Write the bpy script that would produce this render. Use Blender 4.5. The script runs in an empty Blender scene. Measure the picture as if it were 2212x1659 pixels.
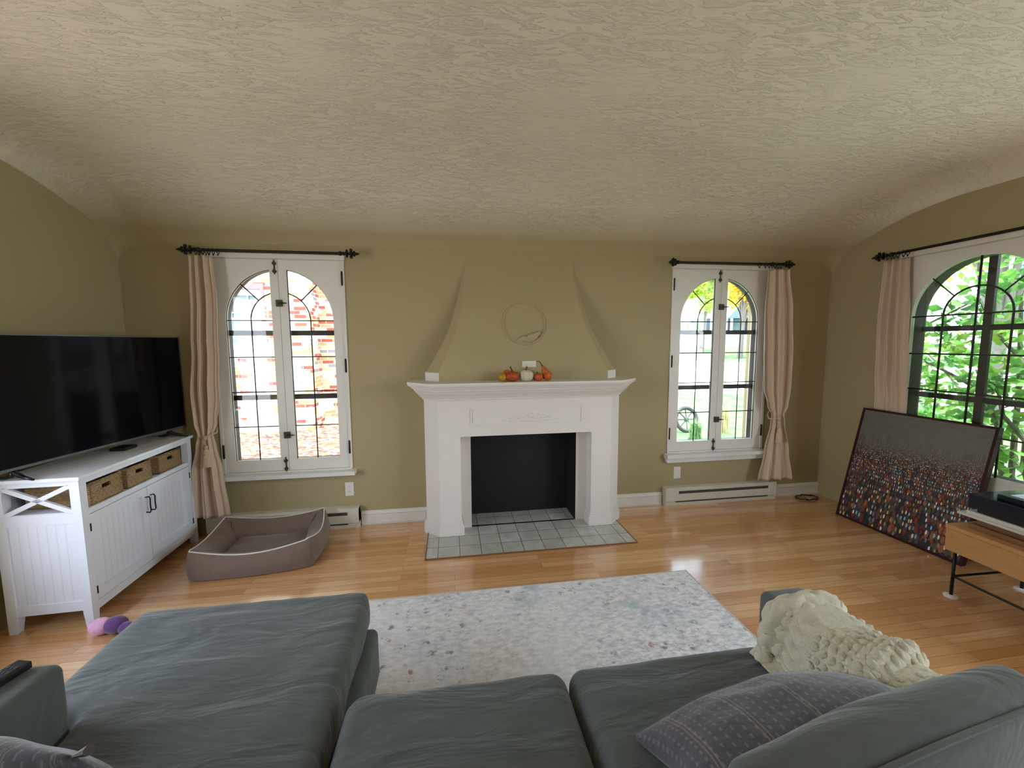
import bpy, bmesh, math, random
from mathutils import Vector, Matrix, noise
random.seed(7)
PI = math.pi
C = bpy.context.scene.collection
S = bpy.context.scene

# ------------------------------------------------------------------ camera
cam_d = bpy.data.cameras.new('camera'); cam = bpy.data.objects.new('camera', cam_d); C.objects.link(cam)
cam_d.sensor_fit = 'HORIZONTAL'; cam_d.sensor_width = 36.0
cam_d.lens = 36.0 * 878.95 / 2212.0
cam_d.clip_start = 0.02; cam_d.clip_end = 400
_f = Vector((0.14863717, 0.98396917, -0.09854778)); _r = Vector((0.98868331, -0.14991231, -0.00562168)); _u = Vector((0.02030509, 0.09659696, 0.99511644))
m = Matrix((( _r.x, _u.x, -_f.x), (_r.y, _u.y, -_f.y), (_r.z, _u.z, -_f.z))).to_4x4()
m.translation = Vector((0.0, -3.5101, 1.5313))
cam.matrix_world = m
S.camera = cam

# ------------------------------------------------------------------ world, light, exposure
S.view_settings.view_transform = 'Standard'; S.view_settings.look = 'None'
S.view_settings.exposure = 1.74; S.view_settings.gamma = 1.0
S.view_settings.use_curve_mapping = False
try:
    S.cycles.use_denoising = True; S.cycles.denoiser = 'OPENIMAGEDENOISE'
    S.cycles.denoising_input_passes = 'RGB_ALBEDO_NORMAL'
except Exception:
    pass
S.cycles.max_bounces = 10; S.cycles.diffuse_bounces = 6; S.cycles.transparent_max_bounces = 16
S.cycles.sample_clamp_indirect = 6.0
SKY = 2.7
w = bpy.data.worlds.new('overcast_sky'); S.world = w; w.use_nodes = True
nt = w.node_tree; bg = nt.nodes['Background']
tc = nt.nodes.new('ShaderNodeTexCoord'); sx = nt.nodes.new('ShaderNodeSeparateXYZ'); rp = nt.nodes.new('ShaderNodeValToRGB')
nt.links.new(tc.outputs['Generated'], sx.inputs[0]); nt.links.new(sx.outputs['Z'], rp.inputs[0])
rp.color_ramp.elements[0].position = 0.0; rp.color_ramp.elements[0].color = (0.84, 0.91, 1.0, 1)
rp.color_ramp.elements[1].position = 0.6; rp.color_ramp.elements[1].color = (0.66, 0.80, 1.0, 1)
nt.links.new(rp.outputs[0], bg.inputs[0]); bg.inputs[1].default_value = SKY

sun_d = bpy.data.lights.new('sun', 'SUN'); sun_d.energy = 4.5; sun_d.angle = 0.05; sun_d.color = (1.0, 0.96, 0.9)
sun = bpy.data.objects.new('sun', sun_d); C.objects.link(sun); sun.rotation_euler = (math.radians(9), 0, 0)   # high sun behind the house: reaches none of the windows
XL, XR = -2.43, 3.66
YB = -6.4            # rear wall, behind the camera

def area_light(name, loc, rot, sx_, sy_, power, col, portal=False):
    d = bpy.data.lights.new(name, 'AREA'); d.shape = 'RECTANGLE'; d.size = sx_; d.size_y = sy_; d.energy = power; d.color = col
    if portal: d.cycles.is_portal = True
    o = bpy.data.objects.new(name, d); C.objects.link(o); o.location = loc; o.rotation_euler = rot
    return o
# portals only guide the sky light through the openings
area_light('portal', (-1.33, 0.35, 1.35), (-PI/2, 0, 0), 1.0, 1.8, 1, (1, 1, 1), True)
area_light('portal', (2.505, 0.35, 1.35), (-PI/2, 0, 0), 1.0, 1.8, 1, (1, 1, 1), True)
area_light('portal', (3.98, -1.13, 1.35), (0, PI/2, 0), 1.8, 1.0, 1, (1, 1, 1), True)
area_light('portal', (3.98, -3.68, 1.35), (0, PI/2, 0), 1.9, 3.4, 1, (1, 1, 1), True)
area_light('portal', (XL-0.35, -2.275, 1.3), (0, -PI/2, 0), 1.7, 1.65, 1, (1, 1, 1), True)

# ------------------------------------------------------------------ helpers
ORG = {}
def props(o, label=None, cat=None, group=None, kind=None):
    if label: o['label'] = label
    if cat: o['category'] = cat
    if group: o['group'] = group
    if kind: o['kind'] = kind
    return o
def thing(name, label, cat, loc=(0, 0, 0), rot=None, group=None, kind=None):
    o = bpy.data.objects.new(name, None); C.objects.link(o); o.empty_display_size = 0.05
    o.location = loc
    if rot is not None: o.rotation_euler = rot; ORG[o.name] = Vector((0, 0, 0))
    else: ORG[o.name] = Vector(loc)
    return props(o, label, cat, group, kind)

class MB:
    """collects geometry and links it as ONE mesh object"""
    def __init__(s): s.bm = bmesh.new()
    def verts(s, pts): return [s.bm.verts.new(p) for p in pts]
    def face(s, vs):
        try: return s.bm.faces.new(vs)
        except ValueError: return None
    def box(s, x0, x1, y0, y1, z0, z1, bev=0.0, M=None):
        b = bmesh.new()
        P = [(x0,y0,z0),(x1,y0,z0),(x1,y1,z0),(x0,y1,z0),(x0,y0,z1),(x1,y0,z1),(x1,y1,z1),(x0,y1,z1)]
        v = [b.verts.new(p) for p in P]
        for f in ((0,3,2,1),(4,5,6,7),(0,1,5,4),(1,2,6,5),(2,3,7,6),(3,0,4,7)): b.faces.new([v[i] for i in f])
        if bev > 0: bmesh.ops.bevel(b, geom=b.edges[:]+b.verts[:], offset=bev, segments=2, profile=0.7, affect='EDGES')
        if M is not None: bmesh.ops.transform(b, matrix=M, verts=b.verts[:])
        s.merge(b); return s
    def merge(s, b):
        me = bpy.data.meshes.new('tmp'); b.to_mesh(me); b.free(); s.bm.from_mesh(me); bpy.data.meshes.remove(me)
    def prism(s, poly, z0, z1, axis='z', M=None):
        """poly of (a,b); extruded along axis"""
        def mp(a, b, c):
            return {'z': (a, b, c), 'y': (a, c, b), 'x': (c, a, b)}[axis]
        b = bmesh.new(); n = len(poly)
        lo = [b.verts.new(mp(p[0], p[1], z0)) for p in poly]; hi = [b.verts.new(mp(p[0], p[1], z1)) for p in poly]
        b.faces.new(lo[::-1]); b.faces.new(hi)
        for i in range(n): b.faces.new((lo[i], lo[(i+1) % n], hi[(i+1) % n], hi[i]))
        bmesh.ops.recalc_face_normals(b, faces=b.faces[:])
        if M is not None: bmesh.ops.transform(b, matrix=M, verts=b.verts[:])
        s.merge(b); return s
    def plate(s, outer, holes, w0, w1, mp):
        """flat plate with holes; outlines (u,v), thickness w0..w1, mp(u,v,w) -> xyz"""
        b = bmesh.new(); es = []
        loops = []
        for L in [outer] + holes:
            vs = [b.verts.new(mp(u, v, w0)) for u, v in L]; loops.append(vs)
            for i in range(len(vs)): es.append(b.edges.new((vs[i], vs[(i+1) % len(vs)])))
        bmesh.ops.triangle_fill(b, use_beauty=True, edges=es)
        fs = b.faces[:]
        r = bmesh.ops.extrude_face_region(b, geom=fs)
        d = Vector(mp(0, 0, w1)) - Vector(mp(0, 0, w0))
        bmesh.ops.translate(b, vec=d, verts=[g for g in r['geom'] if isinstance(g, bmesh.types.BMVert)])
        bmesh.ops.recalc_face_normals(b, faces=b.faces[:])
        s.merge(b); return s
    def tube(s, path, rad, n=8, closed=False, cap=True):
        P = [Vector(p) for p in path]; N = len(P)
        if not hasattr(rad, '__len__'): rad = [rad]*N
        rings = []; up = None
        for i in range(N):
            if closed: t = (P[(i+1) % N]-P[i-1]).normalized()
            else: t = (P[min(i+1, N-1)]-P[max(i-1, 0)]).normalized()
            if up is None:
                up = Vector((0, 0, 1)) if abs(t.z) < 0.9 else Vector((1, 0, 0))
            a = (up - t*up.dot(t)).normalized(); up = a; c = t.cross(a)
            rings.append([s.bm.verts.new(P[i] + (a*math.cos(2*PI*k/n) + c*math.sin(2*PI*k/n))*rad[i]) for k in range(n)])
        for i in range(N if closed else N-1):
            A, B = rings[i], rings[(i+1) % N]
            for k in range(n): s.face((A[k], A[(k+1) % n], B[(k+1) % n], B[k]))
        if cap and not closed: s.face(rings[0][::-1]); s.face(rings[-1])
        return s
    def lathe(s, prof, center=(0, 0, 0), n=24, M=None, ribs=0, ribd=0.0):
        b = bmesh.new(); rings = []
        for r, z in prof:
            if r <= 1e-6: rings.append([b.verts.new((0, 0, z))])
            else:
                ring = []
                for k in range(n):
                    a = 2*PI*k/n; rr = r*(1 - ribd*abs(math.cos(a*ribs/2))**6) if ribs else r
                    ring.append(b.verts.new((rr*math.cos(a), rr*math.sin(a), z)))
                rings.append(ring)
        for A, B in zip(rings, rings[1:]):
            for k in range(n):
                k2 = (k+1) % n
                if len(A) == 1 and len(B) == 1: continue
                if len(A) == 1: b.faces.new((A[0], B[k2], B[k]))
                elif len(B) == 1: b.faces.new((A[k], A[k2], B[0]))
                else: b.faces.new((A[k], A[k2], B[k2], B[k]))
        bmesh.ops.recalc_face_normals(b, faces=b.faces[:])
        if M is not None: bmesh.ops.transform(b, matrix=M, verts=b.verts[:])
        bmesh.ops.translate(b, vec=center, verts=b.verts[:])
        s.merge(b); return s
    def ball(s, c, r, sc=(1, 1, 1), n=12):
        prof = [(r*math.sin(PI*i/n), -r*math.cos(PI*i/n)) for i in range(n+1)]; prof[0] = (0, -r); prof[-1] = (0, r)
        return s.lathe(prof, c, n=2*n, M=Matrix.Diagonal((sc[0], sc[1], sc[2], 1)))
    def grid(s, nu, nv, fn, closed_u=False):
        V = [[s.bm.verts.new(fn(i/(nu if closed_u else nu-1), j/(nv-1))) for j in range(nv)] for i in range(nu)]
        for i in range(nu if closed_u else nu-1):
            for j in range(nv-1):
                s.face((V[i][j], V[(i+1) % nu][j], V[(i+1) % nu][j+1], V[i][j+1]))
        return s
    def rbox(s, x0, x1, y0, y1, z0, z1, r, n=18, puff=0.0, warp=None):
        """pillow-like rounded box"""
        b = bmesh.new(); c = Vector(((x0+x1)/2, (y0+y1)/2, (z0+z1)/2)); h = Vector(((x1-x0)/2, (y1-y0)/2, (z1-z0)/2))
        r = min(r, h.x, h.y, h.z)
        cache = {}
        def vert(p):
            k = (round(p.x, 5), round(p.y, 5), round(p.z, 5))
            if k in cache: return cache[k]
            q = Vector((p.x*h.x, p.y*h.y, p.z*h.z))
            inn = Vector([max(-h[i]+r, min(h[i]-r, q[i])) for i in range(3)])
            d = q-inn
            if d.length > 1e-9:
                # distribute from face position
                d = d.normalized()*r
            o = inn+d
            if puff:
                fz = (1-p.x**2)*(1-p.y**2); o.z += math.copysign(1, p.z)*puff*fz*abs(p.z)
            o = o+c
            if warp: o = warp(o)
            v = b.verts.new(o); cache[k] = v; return v
        def remap(t, hh):
            # denser sampling inside rounded rim
            e = min(0.49, r/(hh)*0.5)
            a = abs(t)
            return math.copysign(a, t)
        ts = [-1+2*i/n for i in range(n+1)]
        def sp(t, hh):
            k = r/hh
            if abs(t) > 0.7: return math.copysign((1-k) + k*math.tan((abs(t)-0.7)/0.3*PI/4), t) if k < 1 else t
            return t/0.7*(1-k)
        for ax in range(3):
            for sg in (-1, 1):
                G = []
                for i in ts:
                    row = []
                    for j in ts:
                        p = [0, 0, 0]; p[ax] = sg; p[(ax+1) % 3] = sp(i, h[(ax+1) % 3]); p[(ax+2) % 3] = sp(j, h[(ax+2) % 3])
                        row.append(vert(Vector(p)))
                    G.append(row)
                for i in range(n):
                    for j in range(n):
                        q = [G[i][j], G[i+1][j], G[i+1][j+1], G[i][j+1]]
                        if sg < 0: q = q[::-1]
                        if len(set(q)) >= 3:
                            try: b.faces.new(q)
                            except ValueError: pass
        bmesh.ops.recalc_face_normals(b, faces=b.faces[:])
        s.merge(b); return s
    def build(s, name, mat, parent=None, smooth=False, label=None, kind=None, sub=0, angle=40):
        me = bpy.data.meshes.new(name)
        if parent is not None:
            o0 = ORG.get(parent.name, Vector((0, 0, 0)))
            if o0.length: bmesh.ops.translate(s.bm, vec=-o0, verts=s.bm.verts[:])
        if smooth:
            for f in s.bm.faces: f.smooth = True
            if smooth != 'all':
                for e in s.bm.edges:
                    if len(e.link_faces) == 2 and e.calc_face_angle(0) > math.radians(angle): e.smooth = False
        s.bm.to_mesh(me); s.bm.free(); me.materials.append(mat)
        o = bpy.data.objects.new(name, me); C.objects.link(o)
        if parent is not None:
            o.parent = parent; ORG[o.name] = ORG.get(parent.name, Vector((0, 0, 0)))
        if sub:
            md = o.modifiers.new('sub', 'SUBSURF'); md.levels = sub; md.render_levels = sub
        if label: o['label'] = label
        if kind: o['kind'] = kind
        return o
def solid(name, label, cat, mb, mat, base, smooth=False, group=None, kind=None, **k):
    """a thing that is one mesh: origin moved to its base"""
    bmesh.ops.translate(mb.bm, vec=-Vector(base), verts=mb.bm.verts[:])
    o = mb.build(name, mat, None, smooth, **k); o.location = base; ORG[o.name] = Vector(base)
    return props(o, label, cat, group, kind)
def struct(name, mb, mat, parent=None, smooth=False, **k):
    o = mb.build(name, mat, parent, smooth, **k)
    if parent is None: o['kind'] = 'structure'
    return o

# ------------------------------------------------------------------ materials
def lin(c):
    return tuple(((x/255.0)/12.92 if x/255.0 <= 0.04045 else ((x/255.0+0.055)/1.055)**2.4) for x in c)
def rgba(c): return tuple(lin(c))+(1,)
class N:
    def __init__(s, name):
        s.m = bpy.data.materials.new(name); s.m.use_nodes = True; s.t = s.m.node_tree; s.b = s.t.nodes['Principled BSDF']; s.co = None
    def n(s, typ, **k):
        x = s.t.nodes.new(typ)
        for a, v in k.items(): setattr(x, a, v)
        return x
    def l(s, a, b): s.t.links.new(a, b)
    def coord(s, scale=(1, 1, 1), loc=(0, 0, 0), rot=(0, 0, 0)):
        tcn = s.n('ShaderNodeTexCoord'); mp = s.n('ShaderNodeMapping')
        mp.inputs['Scale'].default_value = scale; mp.inputs['Location'].default_value = loc; mp.inputs['Rotation'].default_value = rot
        s.l(tcn.outputs['Object'], mp.inputs[0]); return mp.outputs[0]
    def noise(s, co, scale, detail=4, rough=0.55, dist=0.0):
        x = s.n('ShaderNodeTexNoise'); x.inputs['Scale'].default_value = scale; x.inputs['Detail'].default_value = detail
        x.inputs['Roughness'].default_value = rough; x.inputs['Distortion'].default_value = dist
        s.l(co, x.inputs['Vector']); return x.outputs['Fac']
    def ramp(s, fac, stops, interp='LINEAR'):
        r = s.n('ShaderNodeValToRGB'); r.color_ramp.interpolation = interp
        el = r.color_ramp.elements
        while len(el) < len(stops): el.new(0.5)
        for e, (p, c) in zip(el, stops): e.position = p; e.color = c if len(c) == 4 else tuple(c)+(1,)
        s.l(fac, r.inputs[0]); return r.outputs[0]
    def mix(s, fac, a, b, blend='MIX'):
        x = s.n('ShaderNodeMix', data_type='RGBA', blend_type=blend)
        for sock, v in ((x.inputs[0], fac), (x.inputs[6], a), (x.inputs[7], b)):
            if hasattr(v, 'is_linked') or hasattr(v, 'links'): s.l(v, sock)
            else: sock.default_value = v
        return x.outputs[2]
    def math(s, op, a, b=None, c=None, clamp=False):
        x = s.n('ShaderNodeMath', operation=op, use_clamp=clamp)
        for i, v in enumerate((a, b, c)):
            if v is None: continue
            if hasattr(v, 'links'): s.l(v, x.inputs[i])
            else: x.inputs[i].default_value = v
        return x.outputs[0]
    def bump(s, h, strength=0.3, dist=0.01):
        x = s.n('ShaderNodeBump'); x.inputs['Strength'].default_value = strength; x.inputs['Distance'].default_value = dist
        s.l(h, x.inputs['Height'])
        if s.b.inputs['Normal'].links: s.l(s.b.inputs['Normal'].links[0].from_socket, x.inputs['Normal'])
        s.l(x.outputs[0], s.b.inputs['Normal']); return x
    def col(s, v):
        if hasattr(v, 'links'): s.l(v, s.b.inputs['Base Color'])
        else: s.b.inputs['Base Color'].default_value = v
    def set(s, rough=None, metal=None, spec=None, coat=None, sheen=None):
        if rough is not None: s.b.inputs['Roughness'].default_value = rough
        if metal is not None: s.b.inputs['Metallic'].default_value = metal
        if spec is not None: s.b.inputs['Specular IOR Level'].default_value = spec
        if coat is not None: s.b.inputs['Coat Weight'].default_value = coat; s.b.inputs['Coat Roughness'].default_value = 0.12
        if sheen is not None: s.b.inputs['Sheen Weight'].default_value = sheen
        return s
def simple(name, col, rough=0.5, var=0.06, vs=8, bump=0.0, bs=60, metal=0.0, spec=0.5, coat=None, sheen=None, bd=0.002):
    x = N(name); co = x.coord(); f = x.noise(co, vs, 3)
    a = rgba(col); k = 1-var*2
    x.col(x.mix(f, (a[0]*k, a[1]*k, a[2]*k, 1), (min(1, a[0]*(1+var)), min(1, a[1]*(1+var)), min(1, a[2]*(1+var)), 1)))
    x.set(rough, metal, spec, coat, sheen)
    if bump: x.bump(x.noise(co, bs, 4), bump, bd)
    return x.m

def plaster(name, col, trowel=0.0):
    x = N(name); co = x.coord(); f = x.noise(co, 1.3, 4)
    a = rgba(col)
    x.col(x.mix(f, (a[0]*.94, a[1]*.94, a[2]*.92, 1), a)); x.set(0.72, spec=0.3)
    if trowel:   # cove foot darkened to the wall colour, its shade painted in
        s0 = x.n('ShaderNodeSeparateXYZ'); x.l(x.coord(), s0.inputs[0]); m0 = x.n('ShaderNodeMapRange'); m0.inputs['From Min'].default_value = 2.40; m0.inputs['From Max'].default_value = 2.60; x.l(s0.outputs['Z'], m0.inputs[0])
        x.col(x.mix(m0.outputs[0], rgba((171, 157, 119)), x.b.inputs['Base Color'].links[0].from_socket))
    x.bump(x.noise(x.coord((1, 1, 1)), 38, 4, 0.6), 0.18, 0.004)
    if trowel:
        # patches of raised, torn trowel strokes
        stroke = x.noise(x.coord((5, 17, 8), rot=(0, 0, 0.25)), 1.6, 6, 0.62, 1.2)
        ridge = x.ramp(stroke, [(0.0, (0, 0, 0)), (0.50, (0, 0, 0)), (0.56, (1, 1, 1)), (0.72, (0.7, 0.7, 0.7)), (0.9, (0.2, 0.2, 0.2))])
        patch = x.ramp(x.noise(x.coord((1, 1.3, 1), loc=(3.1, 0.4, 0)), 1.15, 2), [(0.38, (0.08, 0.08, 0.08)), (0.60, (1, 1, 1))])
        h = x.mix(1.0, ridge, patch, 'MULTIPLY')
        sp_ = x.n('ShaderNodeSeparateXYZ'); x.l(x.coord(), sp_.inputs[0])
        near = x.ramp(sp_.outputs['Z'], [(0.0, (0, 0, 0)), (1.0, (1, 1, 1))]); near_n = near.node
        mr = x.n('ShaderNodeMapRange'); mr.inputs['From Min'].default_value = 2.44; mr.inputs['From Max'].default_value = 2.62; x.l(sp_.outputs['Z'], mr.inputs[0])
        h = x.mix(1.0, h, mr.outputs[0], 'MULTIPLY')
        x.bump(h, trowel, 0.02)
        x.bump(x.noise(x.coord((2.2, 5, 3)), 2.6, 5, 0.6, 0.5), 0.25, 0.02)
    return x.m

M = {}
M['wall'] = plaster('wall_plaster', (171, 157, 119))
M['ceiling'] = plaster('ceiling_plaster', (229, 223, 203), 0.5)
M['white'] = simple('white_gloss_paint', (226, 226, 222), 0.35, 0.02, bump=0.05, bs=30)
M['sash'] = simple('sash_paint', (226, 221, 212), 0.42, 0.03, bump=0.06, bs=40)
M['mantel'] = simple('mantel_paint', (222, 214, 206), 0.5, 0.015, bump=0.1, bs=45)
M['cab'] = simple('cabinet_white', (228, 232, 242), 0.38, 0.01)
M['black'] = simple('firebox_black', (13, 14, 15), 0.65, 0.2, bump=0.15, bs=30)
M['iron'] = simple('wrought_iron', (22, 19, 17), 0.45, 0.2, metal=0.3, bump=0.2, bs=90)
M['lead'] = simple('lead_came', (52, 48, 46), 0.45, 0.1, metal=0.3)
M['steel'] = simple('dark_window_steel', (48, 38, 38), 0.5, 0.1)
M['bronze'] = simple('aged_bronze', (66, 62, 52), 0.45, 0.2, metal=0.6)
M['curtain'] = simple('curtain_linen', (207, 186, 164), 0.85, 0.04, vs=30, bump=0.35, bs=260, sheen=0.2, bd=0.001)
M['tassel'] = simple('tassel_cord', (203, 178, 146), 0.8, 0.12, vs=60, bump=0.5, bs=160)
M['heater'] = simple('heater_enamel', (212, 206, 190), 0.4, 0.03)
M['heater_slot'] = simple('heater_slot_dark', (70, 66, 60), 0.6, 0.2)
M['plastic'] = simple('outlet_plastic', (226, 222, 212), 0.35, 0.01)
M['darkslot'] = simple('slot_dark', (40, 36, 32), 0.6)
M['tv_body'] = simple('tv_body', (16, 16, 18), 0.35, 0.1)
M['tv_rim'] = simple('tv_rim_silver', (120, 124, 128), 0.35, 0.02, metal=0.7)
x = N('tv_screen'); x.col((0.004, 0.004, 0.006, 1)); x.set(0.10, spec=0.22); M['screen'] = x.m
M['bedfab'] = simple('dog_bed_fabric', (118, 98, 86), 0.92, 0.08, vs=14, bump=0.4, bs=300, sheen=0.25, bd=0.001)
M['pipe'] = simple('white_piping', (222, 216, 206), 0.8, 0.03)
M['pot'] = simple('gourd_orange', (186, 88, 18), 0.5, 0.12, vs=22, bump=0.25, bs=60)
M['pot2'] = simple('pumpkin_orange', (170, 72, 8), 0.45, 0.12, vs=16)
M['potw'] = simple('pumpkin_white', (206, 194, 166), 0.5, 0.05, vs=16)
M['poty'] = simple('gourd_yellow', (184, 134, 20), 0.5, 0.1, vs=16)
M['stem'] = simple('stem_brown', (88, 66, 36), 0.8, 0.2, vs=40, bump=0.4)
M['pink'] = simple('plush_pink', (232, 176, 214), 0.95, 0.15, vs=60, bump=0.7, bs=120, sheen=0.4)
M['purple'] = simple('plush_purple', (98, 62, 122), 0.95, 0.2, vs=60, bump=0.7, bs=120, sheen=0.4)
M['cord'] = simple('cord_dark', (52, 34, 26), 0.6)
M['remote'] = simple('remote_black', (20, 20, 24), 0.4, 0.1)
M['button'] = simple('remote_button', (70, 72, 80), 0.5)
M['blackgloss'] = simple('black_lacquer', (18, 22, 34), 0.18, 0.05)
M['mat_grey'] = simple('grey_mat', (176, 186, 188), 0.5, 0.06, vs=5)
M['paleslab'] = simple('pale_slab', (196, 192, 184), 0.5, 0.06, vs=9)
M['felt'] = simple('felt_pad_white', (226, 222, 214), 0.9)
M['redwood'] = simple('dark_red_frame', (56, 24, 24), 0.6, 0.2, vs=20, spec=0.25)
M['canvas_back'] = simple('canvas_edge', (34, 38, 32), 0.8, 0.2)
M['trunk'] = simple('bark', (120, 112, 104), 0.9, 0.25, vs=9, bump=0.6, bs=25, bd=0.02)
M['mulch_stem'] = simple('dry_stem', (188, 176, 120), 0.9, 0.2)
def wood(name, c1, c2, axis_scale, rough=0.35, coat=None):
    x = N(name); co = x.coord(axis_scale)
    f = x.noise(co, 3.0, 8, 0.6, 0.8); g = x.noise(x.coord(tuple(v*5 for v in axis_scale)), 5.0, 4, 0.7)
    c = x.mix(f, rgba(c1), rgba(c2)); c = x.mix(x.math('MULTIPLY', g, 0.3), c, (c1[0]/900, c1[1]/1400, c1[2]/2400, 1))
    x.col(c); x.set(rough, coat=coat); x.bump(g, 0.08, 0.002); return x.m
M['console'] = wood('console_wood', (168, 116, 66), (214, 166, 108), (7, 1.2, 7), 0.42)
M['walnut'] = wood('riser_wood', (112, 74, 46), (146, 100, 64), (8, 1.2, 8), 0.45)

# oak strip floor, boards along x
x = N('oak_strip_floor')
co = x.coord()
br = x.n('ShaderNodeTexBrick', offset=0.37, offset_frequency=2, squash=1.0)
br.inputs['Scale'].default_value = 1.0; br.inputs['Brick Width'].default_value = 0.95; br.inputs['Row Height'].default_value = 0.057
br.inputs['Mortar Size'].default_value = 0.0008; br.inputs['Mortar Smooth'].default_value = 0.3; br.inputs['Bias'].default_value = 0.0
br.inputs['Color1'].default_value = (0.0, 0, 0, 1); br.inputs['Color2'].default_value = (1, 1, 1, 1); br.inputs['Mortar'].default_value = (0.5, 0.5, 0.5, 1)
x.l(co, br.inputs['Vector'])
tone = x.ramp(br.outputs['Color'], [(0.0, rgba((204, 148, 94))), (0.35, rgba((220, 166, 112))), (0.7, rgba((230, 180, 126))), (1.0, rgba((238, 194, 144)))])
grain = x.noise(x.coord((1.6, 26, 1)), 3.2, 7, 0.62, 0.6)
tone = x.mix(x.ramp(grain, [(0.35, (0, 0, 0)), (0.75, (0.55, 0.55, 0.55))]), tone, rgba((178, 118, 68)))
fine = x.noise(x.coord((6, 160, 1)), 3.0, 3, 0.6)
tone = x.mix(x.math('MULTIPLY', fine, 0.16), tone, rgba((140, 86, 44)))
tone = x.mix(br.outputs['Fac'], tone, rgba((74, 40, 18)))
x.col(tone); x.set(0.32, spec=0.5, coat=1.0); x.b.inputs['Coat Roughness'].default_value = 0.12; x.b.inputs['Coat IOR'].default_value = 1.75
x.bump(x.math('SUBTRACT', 1.0, br.outputs['Fac']), 0.15, 0.001); x.bump(x.noise(x.coord((3, 9, 1)), 2.0, 3), 0.10, 0.01)
M['floor'] = x.m

# hearth tiles 0.158 m
def tile_mat():
    x = N('hearth_tile'); co = x.coord(loc=(0.1172, 0.6925, 0))
    b = x.n('ShaderNodeTexBrick', offset=0.0, squash=1.0); b.inputs['Scale'].default_value = 1.0
    b.inputs['Brick Width'].default_value = 0.1584; b.inputs['Row Height'].default_value = 0.1584
    b.inputs['Mortar Size'].default_value = 0.0034; b.inputs['Mortar Smooth'].default_value = 0.15
    b.inputs['Color1'].default_value = (0.0, 0, 0, 1); b.inputs['Color2'].default_value = (1, 1, 1, 1)
    x.l(co, b.inputs['Vector'])
    t = x.mix(b.outputs['Color'], rgba((182, 182, 172)), rgba((204, 204, 198)))
    blot = x.ramp(x.noise(x.coord(), 9, 5, 0.65), [(0.38, (0, 0, 0)), (0.66, (1, 1, 1))])
    t = x.mix(x.math('MULTIPLY', blot, 0.55), t, rgba((150, 152, 140)))
    t = x.mix(b.outputs['Fac'], t, rgba((128, 112, 96)))
    x.col(t); x.set(0.32); x.bump(x.math('SUBTRACT', 1.0, b.outputs['Fac']), 0.5, 0.003); x.bump(x.noise(x.coord(), 16, 3), 0.12, 0.004)
    return x.m
M['tile'] = tile_mat()

# sofa fabric: fine weave, long soft creases
def sofa_mat(name, col, crease=0.5, rot=0.0):
    x = N(name); a = rgba(col)
    f = x.noise(x.coord((1, 1, 1)), 2.4, 4); x.col(x.mix(f, (a[0]*.86, a[1]*.86, a[2]*.86, 1), (a[0]*1.1, a[1]*1.1, a[2]*1.1, 1)))
    x.set(0.88, spec=0.25, sheen=0.25)
    x.bump(x.noise(x.coord((2.0, 6.5, 3), rot=(0, 0, rot)), 1.5, 4, 0.5, 0.7), crease, 0.035)
    x.bump(x.noise(x.coord((60, 220, 120)), 3.0, 3), 0.25, 0.0012)
    return x.m
M['sofa'] = sofa_mat('sofa_fabric', (86, 92, 91), 0.7, -0.35)
M['sofa_dark'] = sofa_mat('sofa_fabric_plain', (84, 90, 88), 0.3)

# rug
x = N('distressed_rug')
base = x.ramp(x.noise(x.coord(), 1.7, 5, 0.6), [(0.3, rgba((230, 229, 234))), (0.5, rgba((236, 232, 230))), (0.7, rgba((220, 224, 234)))])
wear = x.ramp(x.noise(x.coord((1, 2.0, 1)), 20, 8, 0.78), [(0.42, (0, 0, 0)), (0.62, (1, 1, 1))])
base = x.mix(x.math('MULTIPLY', wear, x.ramp(x.noise(x.coord(loc=(7, 3, 0)), 1.1, 3), [(0.35, (0.22, 0.22, 0.22)), (0.62, (0.75, 0.75, 0.75))])), base, rgba((146, 147, 156)))
blue = x.math('MULTIPLY', x.ramp(x.noise(x.coord(loc=(2, 1, 0)), 1.8, 3), [(0.55, (0, 0, 0)), (0.68, (1, 1, 1))]), x.ramp(x.noise(x.coord(), 9, 6, 0.7), [(0.45, (0, 0, 0)), (0.6, (0.75, 0.75, 0.75))]))
base = x.mix(blue, base, rgba((138, 170, 182)))
vo = x.n('ShaderNodeTexVoronoi', feature='F1'); vo.inputs['Scale'].default_value = 15; x.l(x.coord((1, 1, 1)), vo.inputs['Vector'])
cell = x.ramp(vo.outputs['Distance'], [(0.0, (1, 1, 1)), (0.24, (0.8, 0.8, 0.8)), (0.34, (0, 0, 0))])
brk = x.ramp(x.noise(x.coord(), 40, 3, 0.7), [(0.48, (0, 0, 0)), (0.56, (1, 1, 1))])
motif = x.math('MULTIPLY', cell, brk)
zone = x.ramp(x.noise(x.coord(loc=(5, 5, 0)), 1.3, 2), [(0.40, (0.2, 0.2, 0.2)), (0.56, (0.85, 0.85, 0.85))])
vc = x.n('ShaderNodeSeparateColor'); x.l(vo.outputs['Color'], vc.inputs[0])
mc = x.ramp(vc.outputs[0], [(0.0, rgba((96, 110, 128))), (0.45, rgba((110, 106, 112))), (0.80, rgba((120, 120, 126))), (0.9, rgba((176, 92, 66)))], 'CONSTANT')
base = x.mix(x.math('MULTIPLY', motif, zone), base, mc)
rust = x.math('MULTIPLY', x.ramp(x.noise(x.coord(loc=(9, 2, 0)), 3.2, 3), [(0.64, (0, 0, 0)), (0.72, (1, 1, 1))]), x.ramp(x.noise(x.coord(), 28, 4, 0.7), [(0.5, (0, 0, 0)), (0.6, (1, 1, 1))]))
base = x.mix(x.math('MULTIPLY', rust, 0.7), base, rgba((178, 104, 84)))
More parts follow.
